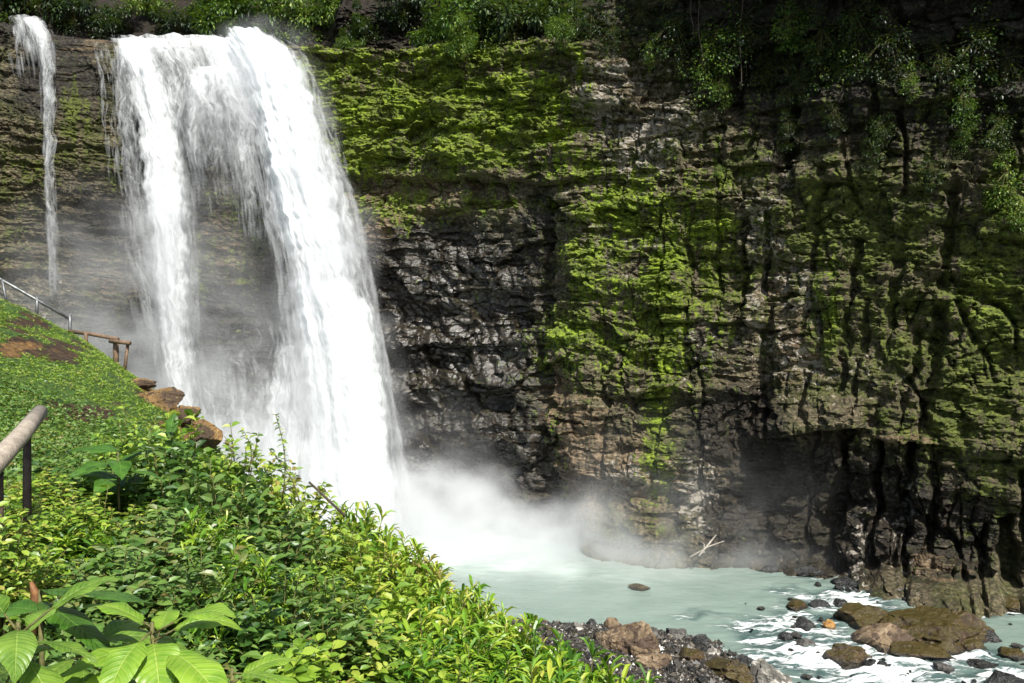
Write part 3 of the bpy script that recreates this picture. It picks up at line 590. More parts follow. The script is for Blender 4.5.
# ------------------------------------------------------------------ ROCKS
import bmesh
def rock_mesh(seed, sx, sy, sz, mat, sub=4, rough=.1, cuts=22):
    g = np.random.default_rng(seed)
    bm = bmesh.new(); bmesh.ops.create_icosphere(bm, subdivisions=sub, radius=1)
    V = np.array([v.co[:] for v in bm.verts]); Fc = np.array([[v.index for v in f.verts] for f in bm.faces]); bm.free()
    for i in range(cuts):
        n = g.normal(size=3); n /= np.linalg.norm(n); d = g.uniform(.48, .8)
        h = V @ n - d; V = V - np.outer(np.clip(h, 0, None) * .94, n)
    k = g.uniform(0, 50)
    nn = fbm(V[:, 0] * 1.6 + k, V[:, 1] * 1.6 + V[:, 2] * 1.3, seed, 4)
    V = V * (1 + rough * nn[:, None] * 1.3) + .03 * gn(V[:, 0] * 6 + k, V[:, 1] * 6 + V[:, 2] * 5, seed)[:, None]
    f1, f2, cc = voro(V[:, 0] * 1.7 + k, V[:, 1] * 1.7 + V[:, 2] * 2.2, seed + 3)
    V = V * (1 + .2 * (cc - .5) - .06 * sstep(.08, 0, f2 - f1))[:, None]
    V = V * np.array([sx, sy, sz])
    me_o = mesh_np('rock', V, Fc, mat, smooth=False)
    return me_o
def mat_rock(name, c0, c1, c2, rough=.4, moss=0, patch=None):
    t = NT(name); p = t.obj()
    n = t.noise(p, 3.5, 5, .65); f = t.noise(p, 16, 4, .7)
    col = t.cr(n, [(.3, c0), (.5, c1), (.7, c2)])
    if patch: col = t.mix(t.ramp(t.noise(p, 1.8, 3, .6), .48, .56), col, patch)
    col = t.mix(t.ramp(f, .6, .8), col, tuple(min(1, c * 1.5) for c in c2))
    if moss > 0:
        z = t.n('ShaderNodeSeparateXYZ'); t.l(t.n('ShaderNodeNewGeometry').outputs['Normal'], z.inputs[0])
        mf = t.ramp(t.add(z.outputs[2], t.mul(t.math('SUBTRACT', n, .5), 1.2)), .5, .85)
        col = t.mix(t.mul(mf, moss), col, (.062, .05, .01))
    wz = t.n('ShaderNodeSeparateXYZ'); t.l(t.pos(), wz.inputs[0]); wl_ = t.ramp(t.add(wz.outputs[2], t.mul(f, .12)), .2, .1)
    lo = t.ramp(wz.outputs[2], 2.0, 1.0)
    col = t.mix(t.mul(t.mul(wl_, lo), .75), col, (.01, .01, .009))
    nr = t.bump(n, .8, .2); nr = t.bump(f, .7, .06, nr)
    return t.done(t.pbr(col, rough, nr, .5))
RM = {'brown': mat_rock('wet_brown_rock', (.014, .009, .005), (.05, .03, .015), (.13, .085, .04), .32, .75),
      'dark': mat_rock('wet_dark_rock', (.008, .009, .009), (.026, .027, .026), (.08, .08, .075), .28),
      'pale': mat_rock('pale_grey_rock', (.05, .045, .038), (.16, .15, .13), (.4, .38, .33), .55, 0, (.5, .47, .42)),
      'tan': mat_rock('tan_rock', (.05, .035, .02), (.2, .14, .08), (.42, .33, .23), .5, 0, (.07, .045, .028)),
      'orange': mat_rock('orange_rock', (.16, .07, .02), (.42, .22, .06), (.6, .38, .14), .5),
      'grey': mat_rock('grey_rock', (.03, .03, .028), (.085, .08, .072), (.2, .19, .17), .4),
      'ochre': mat_rock('ochre_rock', (.06, .035, .014), (.22, .13, .045), (.42, .28, .11), .85, 0, (.07, .045, .025))}
def put_rock(px, py, wpx, hpx, kind, label, seed, name='boulder', cat='boulder', group=None, Yo=None, sub=5, depth=.8, rz=None, z0=None):
    Y = Yo or F * CAMZ / (py - CY)
    sx = wpx / F * Y / 2 * 1.42; sz = hpx / F * Y * 1.12
    o = rock_mesh(seed, sx, max(sx * depth, .05), sz, RM[kind], sub)
    o.name = name; p = P(px, py, Y)
    o.location = (p[0], p[1], (p[2] if z0 is None else z0) + sz * .02)
    if rz is None: rz = (seed * 37 % 60 - 30)
    o.rotation_euler = (0, 0, math.radians(rz))
    tag(o, label, cat, group); return o
river_rocks = [
    (940, 634, 96, 34, 'brown', 'largest flat topped brown boulder in the rapids, low and mossy'), (862, 620, 56, 24, 'brown', 'humped mossy brown boulder just upstream of the largest flat topped one'),
    (880, 641, 50, 20, 'tan', 'pale brown rough boulder wedged below the humped mossy one'), (829, 628, 12, 9, 'orange', 'small rusty orange rock poking from white water'),
    (797, 607, 24, 9, 'brown', 'low brown rock at the head of the rapids'), (821, 606, 18, 8, 'dark', 'dark wet rock beside the low brown rock at the head of the rapids'),
    (804, 646, 18, 9, 'grey', 'rounded grey rock surrounded by white rapids, midstream'), (786, 638, 15, 8, 'dark', 'flat dark rock in foam near the gravel bank'), (806, 626, 20, 9, 'dark', 'dark rock in clear water left of the orange rock'),
    (845, 660, 40, 12, 'brown', 'broken brown rock heap awash below the rounded grey rock'), (882, 666, 14, 6, 'dark', 'tiny dark rock breaking the foam below the brown heap'), (912, 652, 54, 8, 'brown', 'thin brown rock shelf in front of the largest boulder'),
    (966, 646, 34, 12, 'brown', 'reddish brown rock at the downstream corner of the largest boulder'), (990, 640, 16, 10, 'dark', 'black rock right of the largest flat boulder'),
    (1003, 686, 44, 20, 'dark', 'dark wet boulder cut by the bottom right corner of the picture'), (640, 589, 19, 5, 'brown', 'lone low brown rock in the calm green pool'),
    (790, 568, 22, 8, 'brown', 'brown mossy rock at the foot of the cliff where the pool ends'), (770, 571, 20, 8, 'dark', 'dark rock ringed by white foam at the cliff foot'), (840, 604, 14, 6, 'dark', 'small dark rock in the upper rapids beside the humped boulder'),
    (943, 668, 20, 6, 'grey', 'low grey rock in the lower right rapids'), (978, 664, 26, 6, 'dark', 'thin dark rock in the lower right rapids'), (1012, 655, 30, 8, 'brown', 'brown rock at the right edge of the rapids')]
for i, (a, b, c, d, k, lab) in enumerate(river_rocks):
    put_rock(a, b, c, d, k, lab, 200 + i, group='boulders in the rapids')
bank_rocks = [
    (772, 686, 44, 34, 'pale', 'big pale grey boulder at the tip of the gravel bank'), (613, 638, 22, 13, 'tan', 'pinkish tan rock upright on the bank near the shrubs'), (622, 658, 52, 26, 'tan', 'large white and tan boulder on the gravel bank'),
    (704, 631, 26, 11, 'orange', 'flat orange block at the water edge'), (682, 628, 20, 12, 'brown', 'mossy brown rock touching the orange block'), (730, 678, 62, 17, 'brown', 'long reddish brown slab lying across the bank tip'),
    (659, 676, 34, 16, 'tan', 'tan rock between the long slab and the shrubs'), (756, 622, 20, 8, 'dark', 'dark wet rock at the bank edge by the first rapids'), (650, 648, 18, 9, 'grey', 'grey cobble right of the large white and tan boulder'),
    (664, 632, 14, 8, 'pale', 'pale cobble near the middle of the bank'), (676, 645, 18, 10, 'grey', 'blue grey rock in the middle of the bank'), (700, 648, 20, 9, 'dark', 'dark block on the bank below the orange block'),
    (578, 640, 12, 7, 'pale', 'pale cobble where the shrubs meet the pool shore'), (592, 632, 12, 6, 'dark', 'dark cobble on the pool shore beside the shrubs'), (640, 668, 20, 12, 'tan', 'tan cobble under the large white and tan boulder'),
    (690, 668, 26, 12, 'brown', 'brown rock left of the long reddish slab'), (578, 622, 14, 5, 'brown', 'mossy brown rock half in the pool by the bank'), (712, 660, 16, 8, 'pale', 'pale cobble above the long reddish slab'), (746, 662, 20, 10, 'dark', 'dark rock behind the big pale boulder')]
for i, (a, b, c, d, k, lab) in enumerate(bank_rocks):
    Y = F * CAMZ / (b - CY); x = (a - CX) / F * Y
    put_rock(a, b, c, d, k, lab, 300 + i, group='rocks on the gravel bank', z0=float(ground_z(np.array(x), np.array(Y))) + .0)
# loose stones of the bank and the shallows
protos = [rock_mesh(400 + i, 1, .8, .6, RM[['grey', 'dark', 'dark', 'pale', 'tan', 'brown', 'dark', 'grey'][i]], 3) for i in range(8)]
g = np.random.default_rng(5); n = 0; tries = 0
while n < 230 and tries < 5000:
    tries += 1
    x = g.uniform(.5, 7.6); y = g.uniform(22, 28.6); b = float(bank(np.array(x), np.array(y)))
    if b < -.25 or b > 6: continue
    pr = protos[g.integers(8)]
    o = pr if pr.name.startswith('rock') and 'used' not in pr else pr.copy()
    if 'used' not in pr: pr['used'] = 1
    else: COL.objects.link(o)
    o.name = 'stone'; s_ = .05 + .2 * g.random() ** 2.5
    o.scale = (s_, s_, s_); o.rotation_euler = (g.uniform(-.3, .3), g.uniform(-.3, .3), g.uniform(0, 6.28))
    o.location = (x, y, max(float(ground_z(np.array(x), np.array(y))), 0) + s_ * .2)
    tag(o, 'small loose stone among the wet gravel of the river bank', 'stone', 'loose stones on the bank'); n += 1
for o in COL.objects:
    if 'used' in o.keys(): del o['used']
g = np.random.default_rng(15)
for (n_, x0, x1, y0, y1, s0, s1, lab, grp, cond) in [
        (70, 790, 1040, 572, 606, .12, .42, 'dark angular rubble stone at the foot of the right cliff', 'rubble along the right cliff foot', lambda px, py: abs(py - np.interp(px, [780, 860, 930, 1040], [574, 584, 596, 612])) < 9),
        (60, 745, 1040, 600, 690, .06, .26, 'small wet stone breaking the surface of the rapids', 'small stones in the rapids', lambda px, py: py > 592 + (px - 745) * .02)]:
    n = 0
    while n < n_:
        px, py = g.uniform(x0, x1), g.uniform(y0, y1)
        if not cond(px, py): continue
        Y = F * CAMZ / (py - CY); pr = protos[[0, 1, 2, 6, 5, 7][g.integers(6)]]
        o = pr.copy(); COL.objects.link(o); o.name = 'stone'; s_ = g.uniform(s0, s1) * (g.random() * .6 + .4)
        o.scale = (s_ * 1.2, s_, s_ * .8); o.rotation_euler = (g.uniform(-.3, .3), g.uniform(-.3, .3), g.uniform(0, 6.28))
        o.location = ((px - CX) / F * Y, Y, s_ * .1 + .02); tag(o, lab, 'stone', grp); n += 1
# pebbles: one mass
def pebbles():
    g = np.random.default_rng(12); N = 21000
    x = g.uniform(-4.5, 8.2, N); y = g.uniform(21.5, 28.7, N); b = bank(x, y); m = (b > -.3) & (b < 7); x = x[m]; y = y[m]; N = len(x)
    z = np.maximum(ground_z(x, y), -.02); r = g.uniform(.012, .05, N) * (1 + g.random(N) ** 6 * 2)
    base = np.array([(1, 0, 0), (-.8, .1, 0), (0, 1, .1), (.1, -.9, 0), (.1, .1, .8), (0, 0, -.6)])
    V = (base[None] * (1 + .3 * g.normal(size=(N, 6, 1)))) * r[:, None, None]
    a = g.uniform(0, 6.28, N); ca, sa = np.cos(a)[:, None], np.sin(a)[:, None]
    X = V[..., 0] * ca - V[..., 1] * sa + x[:, None]; Y = V[..., 0] * sa + V[..., 1] * ca + y[:, None]; Zz = V[..., 2] + z[:, None] + r[:, None] * .3
    f = np.array([(0, 2, 4), (2, 1, 4), (1, 3, 4), (3, 0, 4), (2, 0, 5), (1, 2, 5), (3, 1, 5), (0, 3, 5)])
    Fc = (np.arange(N)[:, None, None] * 6 + f[None]).reshape(-1, 3)
    t = NT('gravel'); c = t.cr(t.island(), [(0, (.01, .01, .009)), (.5, (.04, .036, .03)), (.85, (.075, .065, .05)), (.96, (.16, .14, .11)), (1, (.36, .32, .26))])
    o = mesh_np('gravel', np.stack([X, Y, Zz], -1).reshape(-1, 3), Fc, t.done(t.pbr(c, .35)), smooth=False)
    tag(o, 'wet dark gravel spread over the river bank', kind='stuff')
pebbles()
# stones at the foot of the cliff
for i, (a, b, c, d, k, lab) in enumerate([(812, 574, 26, 7, 'dark', 'dark angular block fallen at the foot of the grooved wall'), (850, 584, 30, 8, 'dark', 'wide dark block at the cliff foot above the upper rapids'), (900, 592, 34, 10, 'grey', 'grey block at the cliff foot behind the largest boulder'),
        (700, 556, 40, 8, 'grey', 'long low rock under the cliff beside the washed up branches'), (745, 560, 26, 7, 'dark', 'dark low rock under the cliff right of the branches'), (955, 603, 50, 12, 'brown', 'mossy brown ledge rock at the right cliff foot'), (1010, 606, 40, 12, 'brown', 'mossy ledge rock touching the right edge at the cliff foot')]):
    put_rock(a, b, c, d, k, lab, 500 + i, group='rocks at the cliff foot')
# ochre rocks on the hillside
for i, (a, b, c, d, k, lab, Y) in enumerate([(204, 436, 32, 24, 'ochre', 'ochre boulder at the brink of the hillside above the shrubs', 14.5), (160, 402, 44, 22, 'ochre', 'long bare ochre rock along the hillside edge below the wooden railing', 16.5), (25, 352, 38, 18, 'ochre', 'bare ochre rock face in the grass below the metal handrail', 19.5),
        (183, 418, 30, 16, 'ochre', 'middle ochre rock of the hillside edge, between the long one and the brink boulder', 15.6), (138, 386, 26, 11, 'ochre', 'small ochre rock under the last post of the wooden railing', 18.3)]):
    o = put_rock(a, b - 1, c * 1.0, d * .85, k, lab, 600 + i, name='rock_outcrop', cat='rock', Yo=Y, depth=1.0, rz=[0, 35, 20, 15, 40][i])
# washed-up branches
def tube(pts, rad, sides=6):
    pts = np.asarray(pts, float); rad = np.broadcast_to(np.asarray(rad, float), (len(pts),))
    tg = np.gradient(pts, axis=0); tg /= np.linalg.norm(tg, axis=1)[:, None] + 1e-9
    ref = np.where(np.abs(tg[:, 2:3]) > .9, np.array([[1., 0, 0]]), np.array([[0, 0, 1.]]))
    a = np.cross(tg, ref); a /= np.linalg.norm(a, axis=1)[:, None]; b = np.cross(tg, a)
    an = np.arange(sides) * 2 * math.pi / sides
    V = pts[:, None] + rad[:, None, None] * (np.cos(an)[None, :, None] * a[:, None] + np.sin(an)[None, :, None] * b[:, None])
    n = len(pts); i = np.arange(n - 1)[:, None] * sides; j = np.arange(sides)[None]
    Fc = np.stack([i + j, i + (j + 1) % sides, i + sides + (j + 1) % sides, i + sides + j], -1).reshape(-1, 4)
    V = V.reshape(-1, 3)
    V = np.vstack([V, pts[:1], pts[-1:]]); c0 = len(V) - 2; c1 = c0 + 1
    cap = [(c0, (k + 1) % sides, k, k) for k in range(0)]
    caps = np.array([(c0, (k + 1) % sides, k, c0) for k in range(sides)] + [(c1, (n - 1) * sides + k, (n - 1) * sides + (k + 1) % sides, c1) for k in range(sides)])
    return V, Fc, caps[:, :3]
def tubes_obj(name, lst, mat, parent=None, sides=6, smooth=True):
    Vs = []; Q = []; T = []; o = 0
    for pts, rad in lst:
        V, f, c = tube(pts, rad, sides); Vs.append(V); Q.append(f + o); T.append(c + o); o += len(V)
    Q = np.vstack(Q); T = np.vstack(T)
    tri = np.vstack([Q[:, [0, 1, 2]], Q[:, [0, 2, 3]], T])
    return mesh_np(name, np.vstack(Vs), tri, mat, parent, smooth=smooth)
def mat_wood(name, c0, c1, c2, sc_=8, rough=.7):
    t = NT(name); p = t.pos()
    n = t.noise(p, sc_, 5, .7); n2 = t.noise(p, sc_ * 5, 3, .7)
    col = t.mix(.4, t.cr(n, [(.3, c0), (.5, c1), (.68, c2)]), t.cr(n2, [(.35, c0), (.65, c2)]))
    return t.done(t.pbr(col, rough, t.bump(n2, .5, .01)))
M['bleached'] = mat_wood('bleached_wood', (.12, .1, .08), (.3, .27, .22), (.5, .46, .4))
M['darkwood'] = mat_wood('dark_wood', (.012, .008, .005), (.04, .026, .016), (.1, .07, .045))
M['stem'] = mat_wood('plant_stem', (.05, .04, .012), (.09, .09, .025), (.16, .15, .04))
for k, (pa, pb, r, lab) in enumerate([((699, 556), (716, 535), .05, 'bleached branch leaning upright against the foot of the cliff'), ((690, 557), (724, 541), .035, 'thin bleached branch lying low across the leaning one'), ((704, 553), (700, 541), .03, 'short broken bleached branch behind the leaning one')]):
    a = cliff_at(*pa, .9); b = cliff_at(*pb, .3)
    m = (a + b) / 2 + np.array([.1, 0, .12]); a[2] = max(a[2], .1)
    o = tubes_obj('branch', [([a, m, b], [r, r * .8, r * .5])], M['bleached']); tag(o, lab, 'branch', 'washed up branches')
# ------------------------------------------------------------------ FOLIAGE
def unit(a): return a / (np.linalg.norm(a, axis=-1, keepdims=True) + 1e-9)
def leaves_np(P0, d, up, L, W, droop=.25, fold=.25, detail=True):
    """leaf-shaped folded blades; returns verts, faces (tri or quad array)"""
    n = len(P0); d = unit(d); s = unit(np.cross(d, up)); nn = np.cross(s, d)
    L = np.broadcast_to(L, (n,))[:, None]; W = np.broadcast_to(W, (n,))[:, None]
    def pt(t, w, lift): return P0 + d * L * t + s * W * w * .5 + nn * (W * lift) - np.array([[0, 0, 1.]]) * (L * droop * t * t)
    if detail:
        V = np.stack([pt(0, 0, 0), pt(.3, .85, fold), pt(.3, 0, 0), pt(.3, -.85, fold), pt(.62, .75, fold * .9), pt(.62, 0, 0), pt(.62, -.75, fold * .9), pt(1, 0, 0)], 1)
        f = np.array([(0, 1, 2), (0, 2, 3), (2, 1, 4), (2, 4, 5), (2, 5, 6), (2, 6, 3), (5, 4, 7), (5, 7, 6)])
        k = 8
    else:
        V = np.stack([pt(0, 0, 0), pt(.45, 1, fold), pt(1, 0, 0), pt(.45, -1, fold), pt(.45, 0, 0)], 1)
        f = np.array([(0, 1, 4), (0, 4, 3), (4, 1, 2), (4, 2, 3)]); k = 5
    F_ = (np.arange(n)[:, None, None] * k + f[None]).reshape(-1, 3)
    return V.reshape(-1, 3), F_
def mat_leaf(name, cols, rough=.4, trans=.35, tcol=None, spec=.5):
    t = NT(name); r = t.island(); n = t.noise(t.pos(), 1.3, 2, .5)
    oi = t.n('ShaderNodeObjectInfo').outputs['Random']
    f = t.math('ADD', t.add(t.mul(r, .75), t.mul(t.math('SUBTRACT', oi, .5), .38)), t.mul(t.math('SUBTRACT', n, .3), .6), clamp=True)
    col = t.cr(f, [(i / (len(cols) - 1), c) for i, c in enumerate(cols)])
    b = t.pbr(col, rough, None, spec)
    tr = t.n('ShaderNodeBsdfTranslucent')
    t.l(t.mix(.35, col, tcol or (.25, .38, .02)), tr.inputs[0])
    m = t.n('ShaderNodeMixShader'); m.inputs[0].default_value = trans; t.l(b, m.inputs[1]); t.l(tr.outputs[0], m.inputs[2])
    return t.done(m.outputs[0])
LM = {'dark': mat_leaf('dark_leaf', [(.02, .05, .012), (.045, .11, .022), (.085, .18, .032), (.17, .28, .06), (.12, .2, .05), (.2, .15, .05)], .42, .28),
      'mid': mat_leaf('mid_leaf', [(.04, .09, .012), (.09, .18, .02), (.16, .28, .03), (.26, .38, .04), (.4, .46, .08), (.24, .17, .05)], .4, .3),
      'lance': mat_leaf('lance_leaf', [(.03, .09, .01), (.08, .2, .015), (.15, .3, .02), (.26, .4, .03), (.4, .46, .05), (.42, .34, .12)], .4, .32),
      'yellow': mat_leaf('yellow_leaf', [(.07, .15, .015), (.14, .26, .025), (.23, .37, .035), (.32, .44, .05), (.38, .42, .06)], .45, .35),
      'grass': mat_leaf('grass_blade', [(.04, .085, .01), (.09, .18, .015), (.15, .26, .022), (.24, .34, .035), (.2, .17, .05)], .5, .3),
      'far': mat_leaf('far_shaded_leaf', [(.004, .009, .003), (.007, .018, .005), (.014, .035, .008), (.04, .08, .016), (.13, .19, .03)], .45, .25),  # near-black tones paint the shade of the upper wall into the leaf colour
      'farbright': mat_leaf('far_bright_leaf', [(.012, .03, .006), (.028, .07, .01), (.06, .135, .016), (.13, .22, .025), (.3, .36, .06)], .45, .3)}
def shoots(seed, R, H, nsh, nodes, L, W, kind, lean=.9, opp=True, droop=.3, inner=.42):
    """a shrub: bent shoots from one root, leaves in pairs along their outer part"""
    g = np.random.default_rng(seed); A = []; D_ = []; U = []; tubes = []
    for i in range(nsh):
        a = g.uniform(0, 6.283); rr = math.sqrt(g.random()) * lean; h = H * (1 - .45 * rr ** 2) * g.uniform(.5, 1.16)
        tip = np.array([math.cos(a) * R * rr, math.sin(a) * R * rr, h]); mid = tip * np.array([.45, .45, .62]) + g.normal(0, .05 * R, 3)
        root = np.array([math.cos(a) * .06, math.sin(a) * .06, -.08]) * g.random()
        t = np.linspace(0, 1, 9)[:, None]; cur = (1 - t) ** 2 * root + 2 * t * (1 - t) * mid + t * t * tip
        if i % 2 == 0: tubes.append((cur[::2], np.linspace(.007, .002, 5) * (1 + H * .4)))
        tn = inner + (1 - inner) * (np.arange(nodes) + g.random(nodes) * .5) / nodes
        pc = np.stack([np.interp(tn, t[:, 0], cur[:, k]) for k in range(3)], -1); dr = unit(cur[-1] - cur[-3])
        for q in range(2 if opp else 1):
            an = np.arange(nodes) * (1.57 if opp else 2.4) + q * 3.14159 + g.normal(0, .35, nodes) + a
            out = np.stack([np.cos(an), np.sin(an), g.uniform(-.15, .55, nodes)], -1)
            A.append(pc); D_.append(out + dr * .5 * tn[:, None]); U.append(np.tile([0, 0, 1.], (nodes, 1)) + g.normal(0, .45, (nodes, 3)) + np.array([0, -.25, 0]) + unit(tip * [1, 1, 0])[None] * .3)
    A = np.vstack(A); D_ = np.vstack(D_); U = np.vstack(U); n = len(A); sz = g.uniform(.55, 1.15, n)
    return leaves_np(A, D_, U, L * sz, W * sz, droop, .18), tubes
def lances(seed, R, H, nros, per, L, W, droop=.45):
    """leafy canes: each cane ends in a spray of long narrow leaves"""
    g = np.random.default_rng(seed); A = []; D_ = []; U = []; tubes = []
    for i in range(nros):
        a = g.uniform(0, 6.283); rr = math.sqrt(g.random()); h = H * (1 - .5 * rr ** 2) * g.uniform(.7, 1.05)
        tip = np.array([math.cos(a) * R * rr, math.sin(a) * R * rr, h]); root = tip * [.3, .3, 0] + [0, 0, -.1]
        t = np.linspace(0, 1, 6)[:, None]; cur = root + (tip - root) * t + np.array([0, 0, .12 * H]) * (t * (1 - t)) * 2
        tubes.append((cur, np.linspace(.008, .003, 6)))
        tn = g.uniform(.55, 1, per); pc = np.stack([np.interp(tn, t[:, 0], cur[:, k]) for k in range(3)], -1)
        an = np.arange(per) * 2.4 + g.normal(0, .3, per); el = .2 + 1.1 * ((tn - .55) / .45) + g.normal(0, .2, per)
        dv = np.stack([np.cos(an), np.sin(an), el], -1); A.append(pc); D_.append(dv + unit(tip * [1, 1, 0]) * .4)
        U.append(np.tile([0, 0, 1.], (per, 1)) + g.normal(0, .3, (per, 3)))
    A = np.vstack(A); D_ = np.vstack(D_); U = np.vstack(U); n = len(A); sz = g.uniform(.6, 1.15, n)
    return leaves_np(A, D_, U, L * sz, W * sz, droop, .25), tubes
PROTO = {}
def proto(key, maker, mat):
    if key not in PROTO:
        (V, Fc), tb = maker()
        t_ = tubes_obj('tmp', tb, M['stem'], None, 4); f_ = mesh_np('tmp', V, Fc, mat, smooth=False)
        PROTO[key] = (f_.data, t_.data); bpy.data.objects.remove(f_); bpy.data.objects.remove(t_)
        PROTO[key][0].name = 'foliage'; PROTO[key][1].name = 'stems'
    return PROTO[key]
def place_plant(name, key, loc, rz, scale, label, cat, group=None, tilt=(0, 0)):
    fm, sm_ = PROTO[key]
    r = empty(name, loc, rz); r.rotation_euler = (tilt[0], tilt[1], rz); r.scale = (scale[0], scale[0], scale[1])
    for nm, me in (('foliage', fm), ('stems', sm_)):
        c = bpy.data.objects.new(nm, me); COL.objects.link(c); c.parent = r
    return tag(r, label, cat, group)
for v in range(2):
    proto(('dark', v), lambda: shoots(10 + v, .62, 1, 85, 8, .15, .07, 'dark'), LM['dark'])
    proto(('mid', v), lambda: shoots(20 + v, .62, 1, 100, 9, .11, .055, 'mid'), LM['mid'])
    proto(('lance', v), lambda: lances(30 + v, .7, .8, 85, 20, .23, .042), LM['lance'])
    proto(('yellow', v), lambda: shoots(40 + v, .55, .8, 70, 7, .14, .075, 'yellow', opp=True), LM['yellow'])
fg = [  # px, py of the crown top, distance, kind, radius scale, label
    (128, 432, 8.2, 'mid', 1.0, 'light green shrub rising just below the ochre boulder, behind the dark glossy ones'),
    (70, 462, 7.6, 'dark', .9, 'dark leaved shrub right of the rear post of the log rail'),
    (185, 428, 9.0, 'yellow', 1.2, 'yellow green shrub just under the ochre boulder at the brink'),
    (165, 452, 7.6, 'dark', 1.0, 'dark glossy shrub in the middle of the left thicket, below the ochre boulder'),
    (235, 452, 8.6, 'mid', 1.1, 'green shrub whose top meets the white water at the left of the slope line'),
    (285, 478, 8.8, 'mid', 1.05, 'green shrub under the slender sprig that stands against the fall'),
    (222, 480, 7.0, 'dark', .95, 'blue green shrub in the centre of the thicket, below the slope line'),
    (30, 484, 6.6, 'mid', .8, 'light shrub hiding the foot of the rear post of the log rail'), (2, 530, 4.3, 'mid', .6, 'shrub cut by the left edge in front of the log rail post'),
    (28, 510, 5.6, 'mid', .85, 'low green shrub behind the front post of the log rail'),
    (105, 508, 6.3, 'mid', .9, 'pale green shrub left of the blue green one in the thicket'),
    (160, 520, 5.8, 'dark', .85, 'dark shrub directly behind the big leaved seedling with pale leaves'),
    (275, 522, 6.6, 'dark', .95, 'dark blue green shrub with bare stems at its foot'),
    (320, 530, 7.2, 'mid', 1.0, 'speckled green shrub left of the narrow leaved canes'),
    (215, 562, 5.0, 'dark', .75, 'dark shrub with long drooping leaves beside the big leaved seedling'),
    (120, 560, 4.9, 'dark', .7, 'shaded dark shrub behind the broad wavy leaf'),
    (275, 590, 4.8, 'dark', .75, 'dark glossy shrub near the bottom, right of the big leaved seedling'),
    (310, 575, 5.6, 'mid', .85, 'fresh green shrub in the lower middle of the slope'),
    (345, 625, 5.0, 'mid', .95, 'fresh green shrub low on the slope, left of the lower canes'),
    (300, 648, 4.2, 'yellow', .8, 'lime seedling shrub at the bottom edge, left of the lower canes'),
    (370, 565, 6.6, 'yellow', 1.1, 'yellowish shrub in the middle of the slope, above the lower canes'),
    (62, 520, 5.6, 'lance', .6, 'narrow leaved canes just right of the log rail posts'), (205, 515, 6.0, 'lance', .6, 'narrow leaved canes rising in the middle of the dark thicket'),
    (250, 560, 5.0, 'lance', .6, 'long drooping leaves right above the right hand big leaved plant'), (330, 600, 5.0, 'dark', .8, 'dark shrub low on the slope among the lime ones'), (100, 475, 7.4, 'yellow', .8, 'lime shrub beside the dark broad glossy leaves'),
    (20, 570, 4.7, 'mid', .6, 'small green shrub between the log rail and the broad wavy leaf'),
    (350, 504, 8.8, 'lance', .95, 'topmost clump of narrow leaved canes against the foot of the fall'),
    (392, 540, 8.0, 'lance', .9, 'second clump of narrow leaved canes down the slope line'),
    (432, 572, 7.6, 'lance', .85, 'third clump of canes on the slope line, above the pool edge'),
    (468, 590, 7.2, 'lance', .8, 'fourth clump of canes on the slope line, beside the pool'),
    (512, 618, 6.7, 'lance', .9, 'clump of canes on the slope line where the pool meets the bank'),
    (556, 640, 6.3, 'lance', .95, 'clump of canes in front of the gravel bank'),
    (606, 662, 6.0, 'lance', .95, 'lowest clump of canes, nearest the tan rocks of the bank'),
    (425, 612, 6.0, 'lance', 1.0, 'clump of canes in the middle of the slope, between the upper and lower ones'),
    (470, 640, 5.6, 'lance', .85, 'broad clump of canes low in the middle of the slope'),
    (400, 650, 5.0, 'lance', .8, 'clump of canes at the bottom edge beside the lime shrub'),
    (535, 668, 5.3, 'lance', .95, 'bright clump of canes cut by the bottom edge under the gravel bank'),
    (455, 680, 4.6, 'yellow', .8, 'lime shrub cut by the bottom edge between two clumps of canes')]
def gz1(x, y): return float(ground_z(np.array(float(x)), np.array(float(y))))
for i, (px, py, Y, k, sc_, lab) in enumerate(fg):
    p = P(px, py, Y); z0 = gz1(p[0], Y); h = max(.4, p[2] - z0 + .1 * (Y / 8))
    pw = {'dark': 1.0, 'mid': 1.0, 'lance': .86, 'yellow': .86}[k]
    place_plant('cane_clump' if k == 'lance' else 'shrub', (k, i % 2), (p[0], Y, z0), i * 1.7, (sc_, h / pw), lab, 'canes' if k == 'lance' else 'shrub', 'canes on the slope' if k == 'lance' else 'shrubs of the thicket')

def scatter_leaves(name, X, Y, Lr, Wf, mat, label, seed, upz=1.0, droop=.3, lift=0.0, detail=False, kind='stuff', spread=1.0):
    g = np.random.default_rng(seed); n = len(X); Zz = ground_z(X, Y) + lift * g.random(n)
    d = np.stack([g.normal(0, spread, n), g.normal(0, spread, n), np.abs(g.normal(upz, .35, n))], -1)
    L = g.uniform(*Lr, n)
    V, Fc = leaves_np(np.stack([X, Y, Zz - .01], -1), d, np.stack([g.normal(0, .5, n), g.normal(-.3, .5, n), np.full(n, .8)], -1), L, L * Wf, droop, .2, detail)
    return tag(mesh_np(name, V, Fc, mat, smooth=False), label, kind=kind)
g = np.random.default_rng(77)
# undergrowth beneath the shrubs
N = 64000; Yq = g.uniform(1.6, 13.5, N); xe = np.interp(Yq, EY, EX); Xq = xe + g.uniform(-5.5, 4.2, N) * np.clip(Yq / 6, .5, 1.2)
m = (g.random(N) < .9); Xq, Yq = Xq[m], Yq[m]
scatter_leaves('undergrowth', Xq, Yq, (.04, .11), .45, LM['dark'], 'low leafy undergrowth covering the near slope', 78, .6, .35, .28)
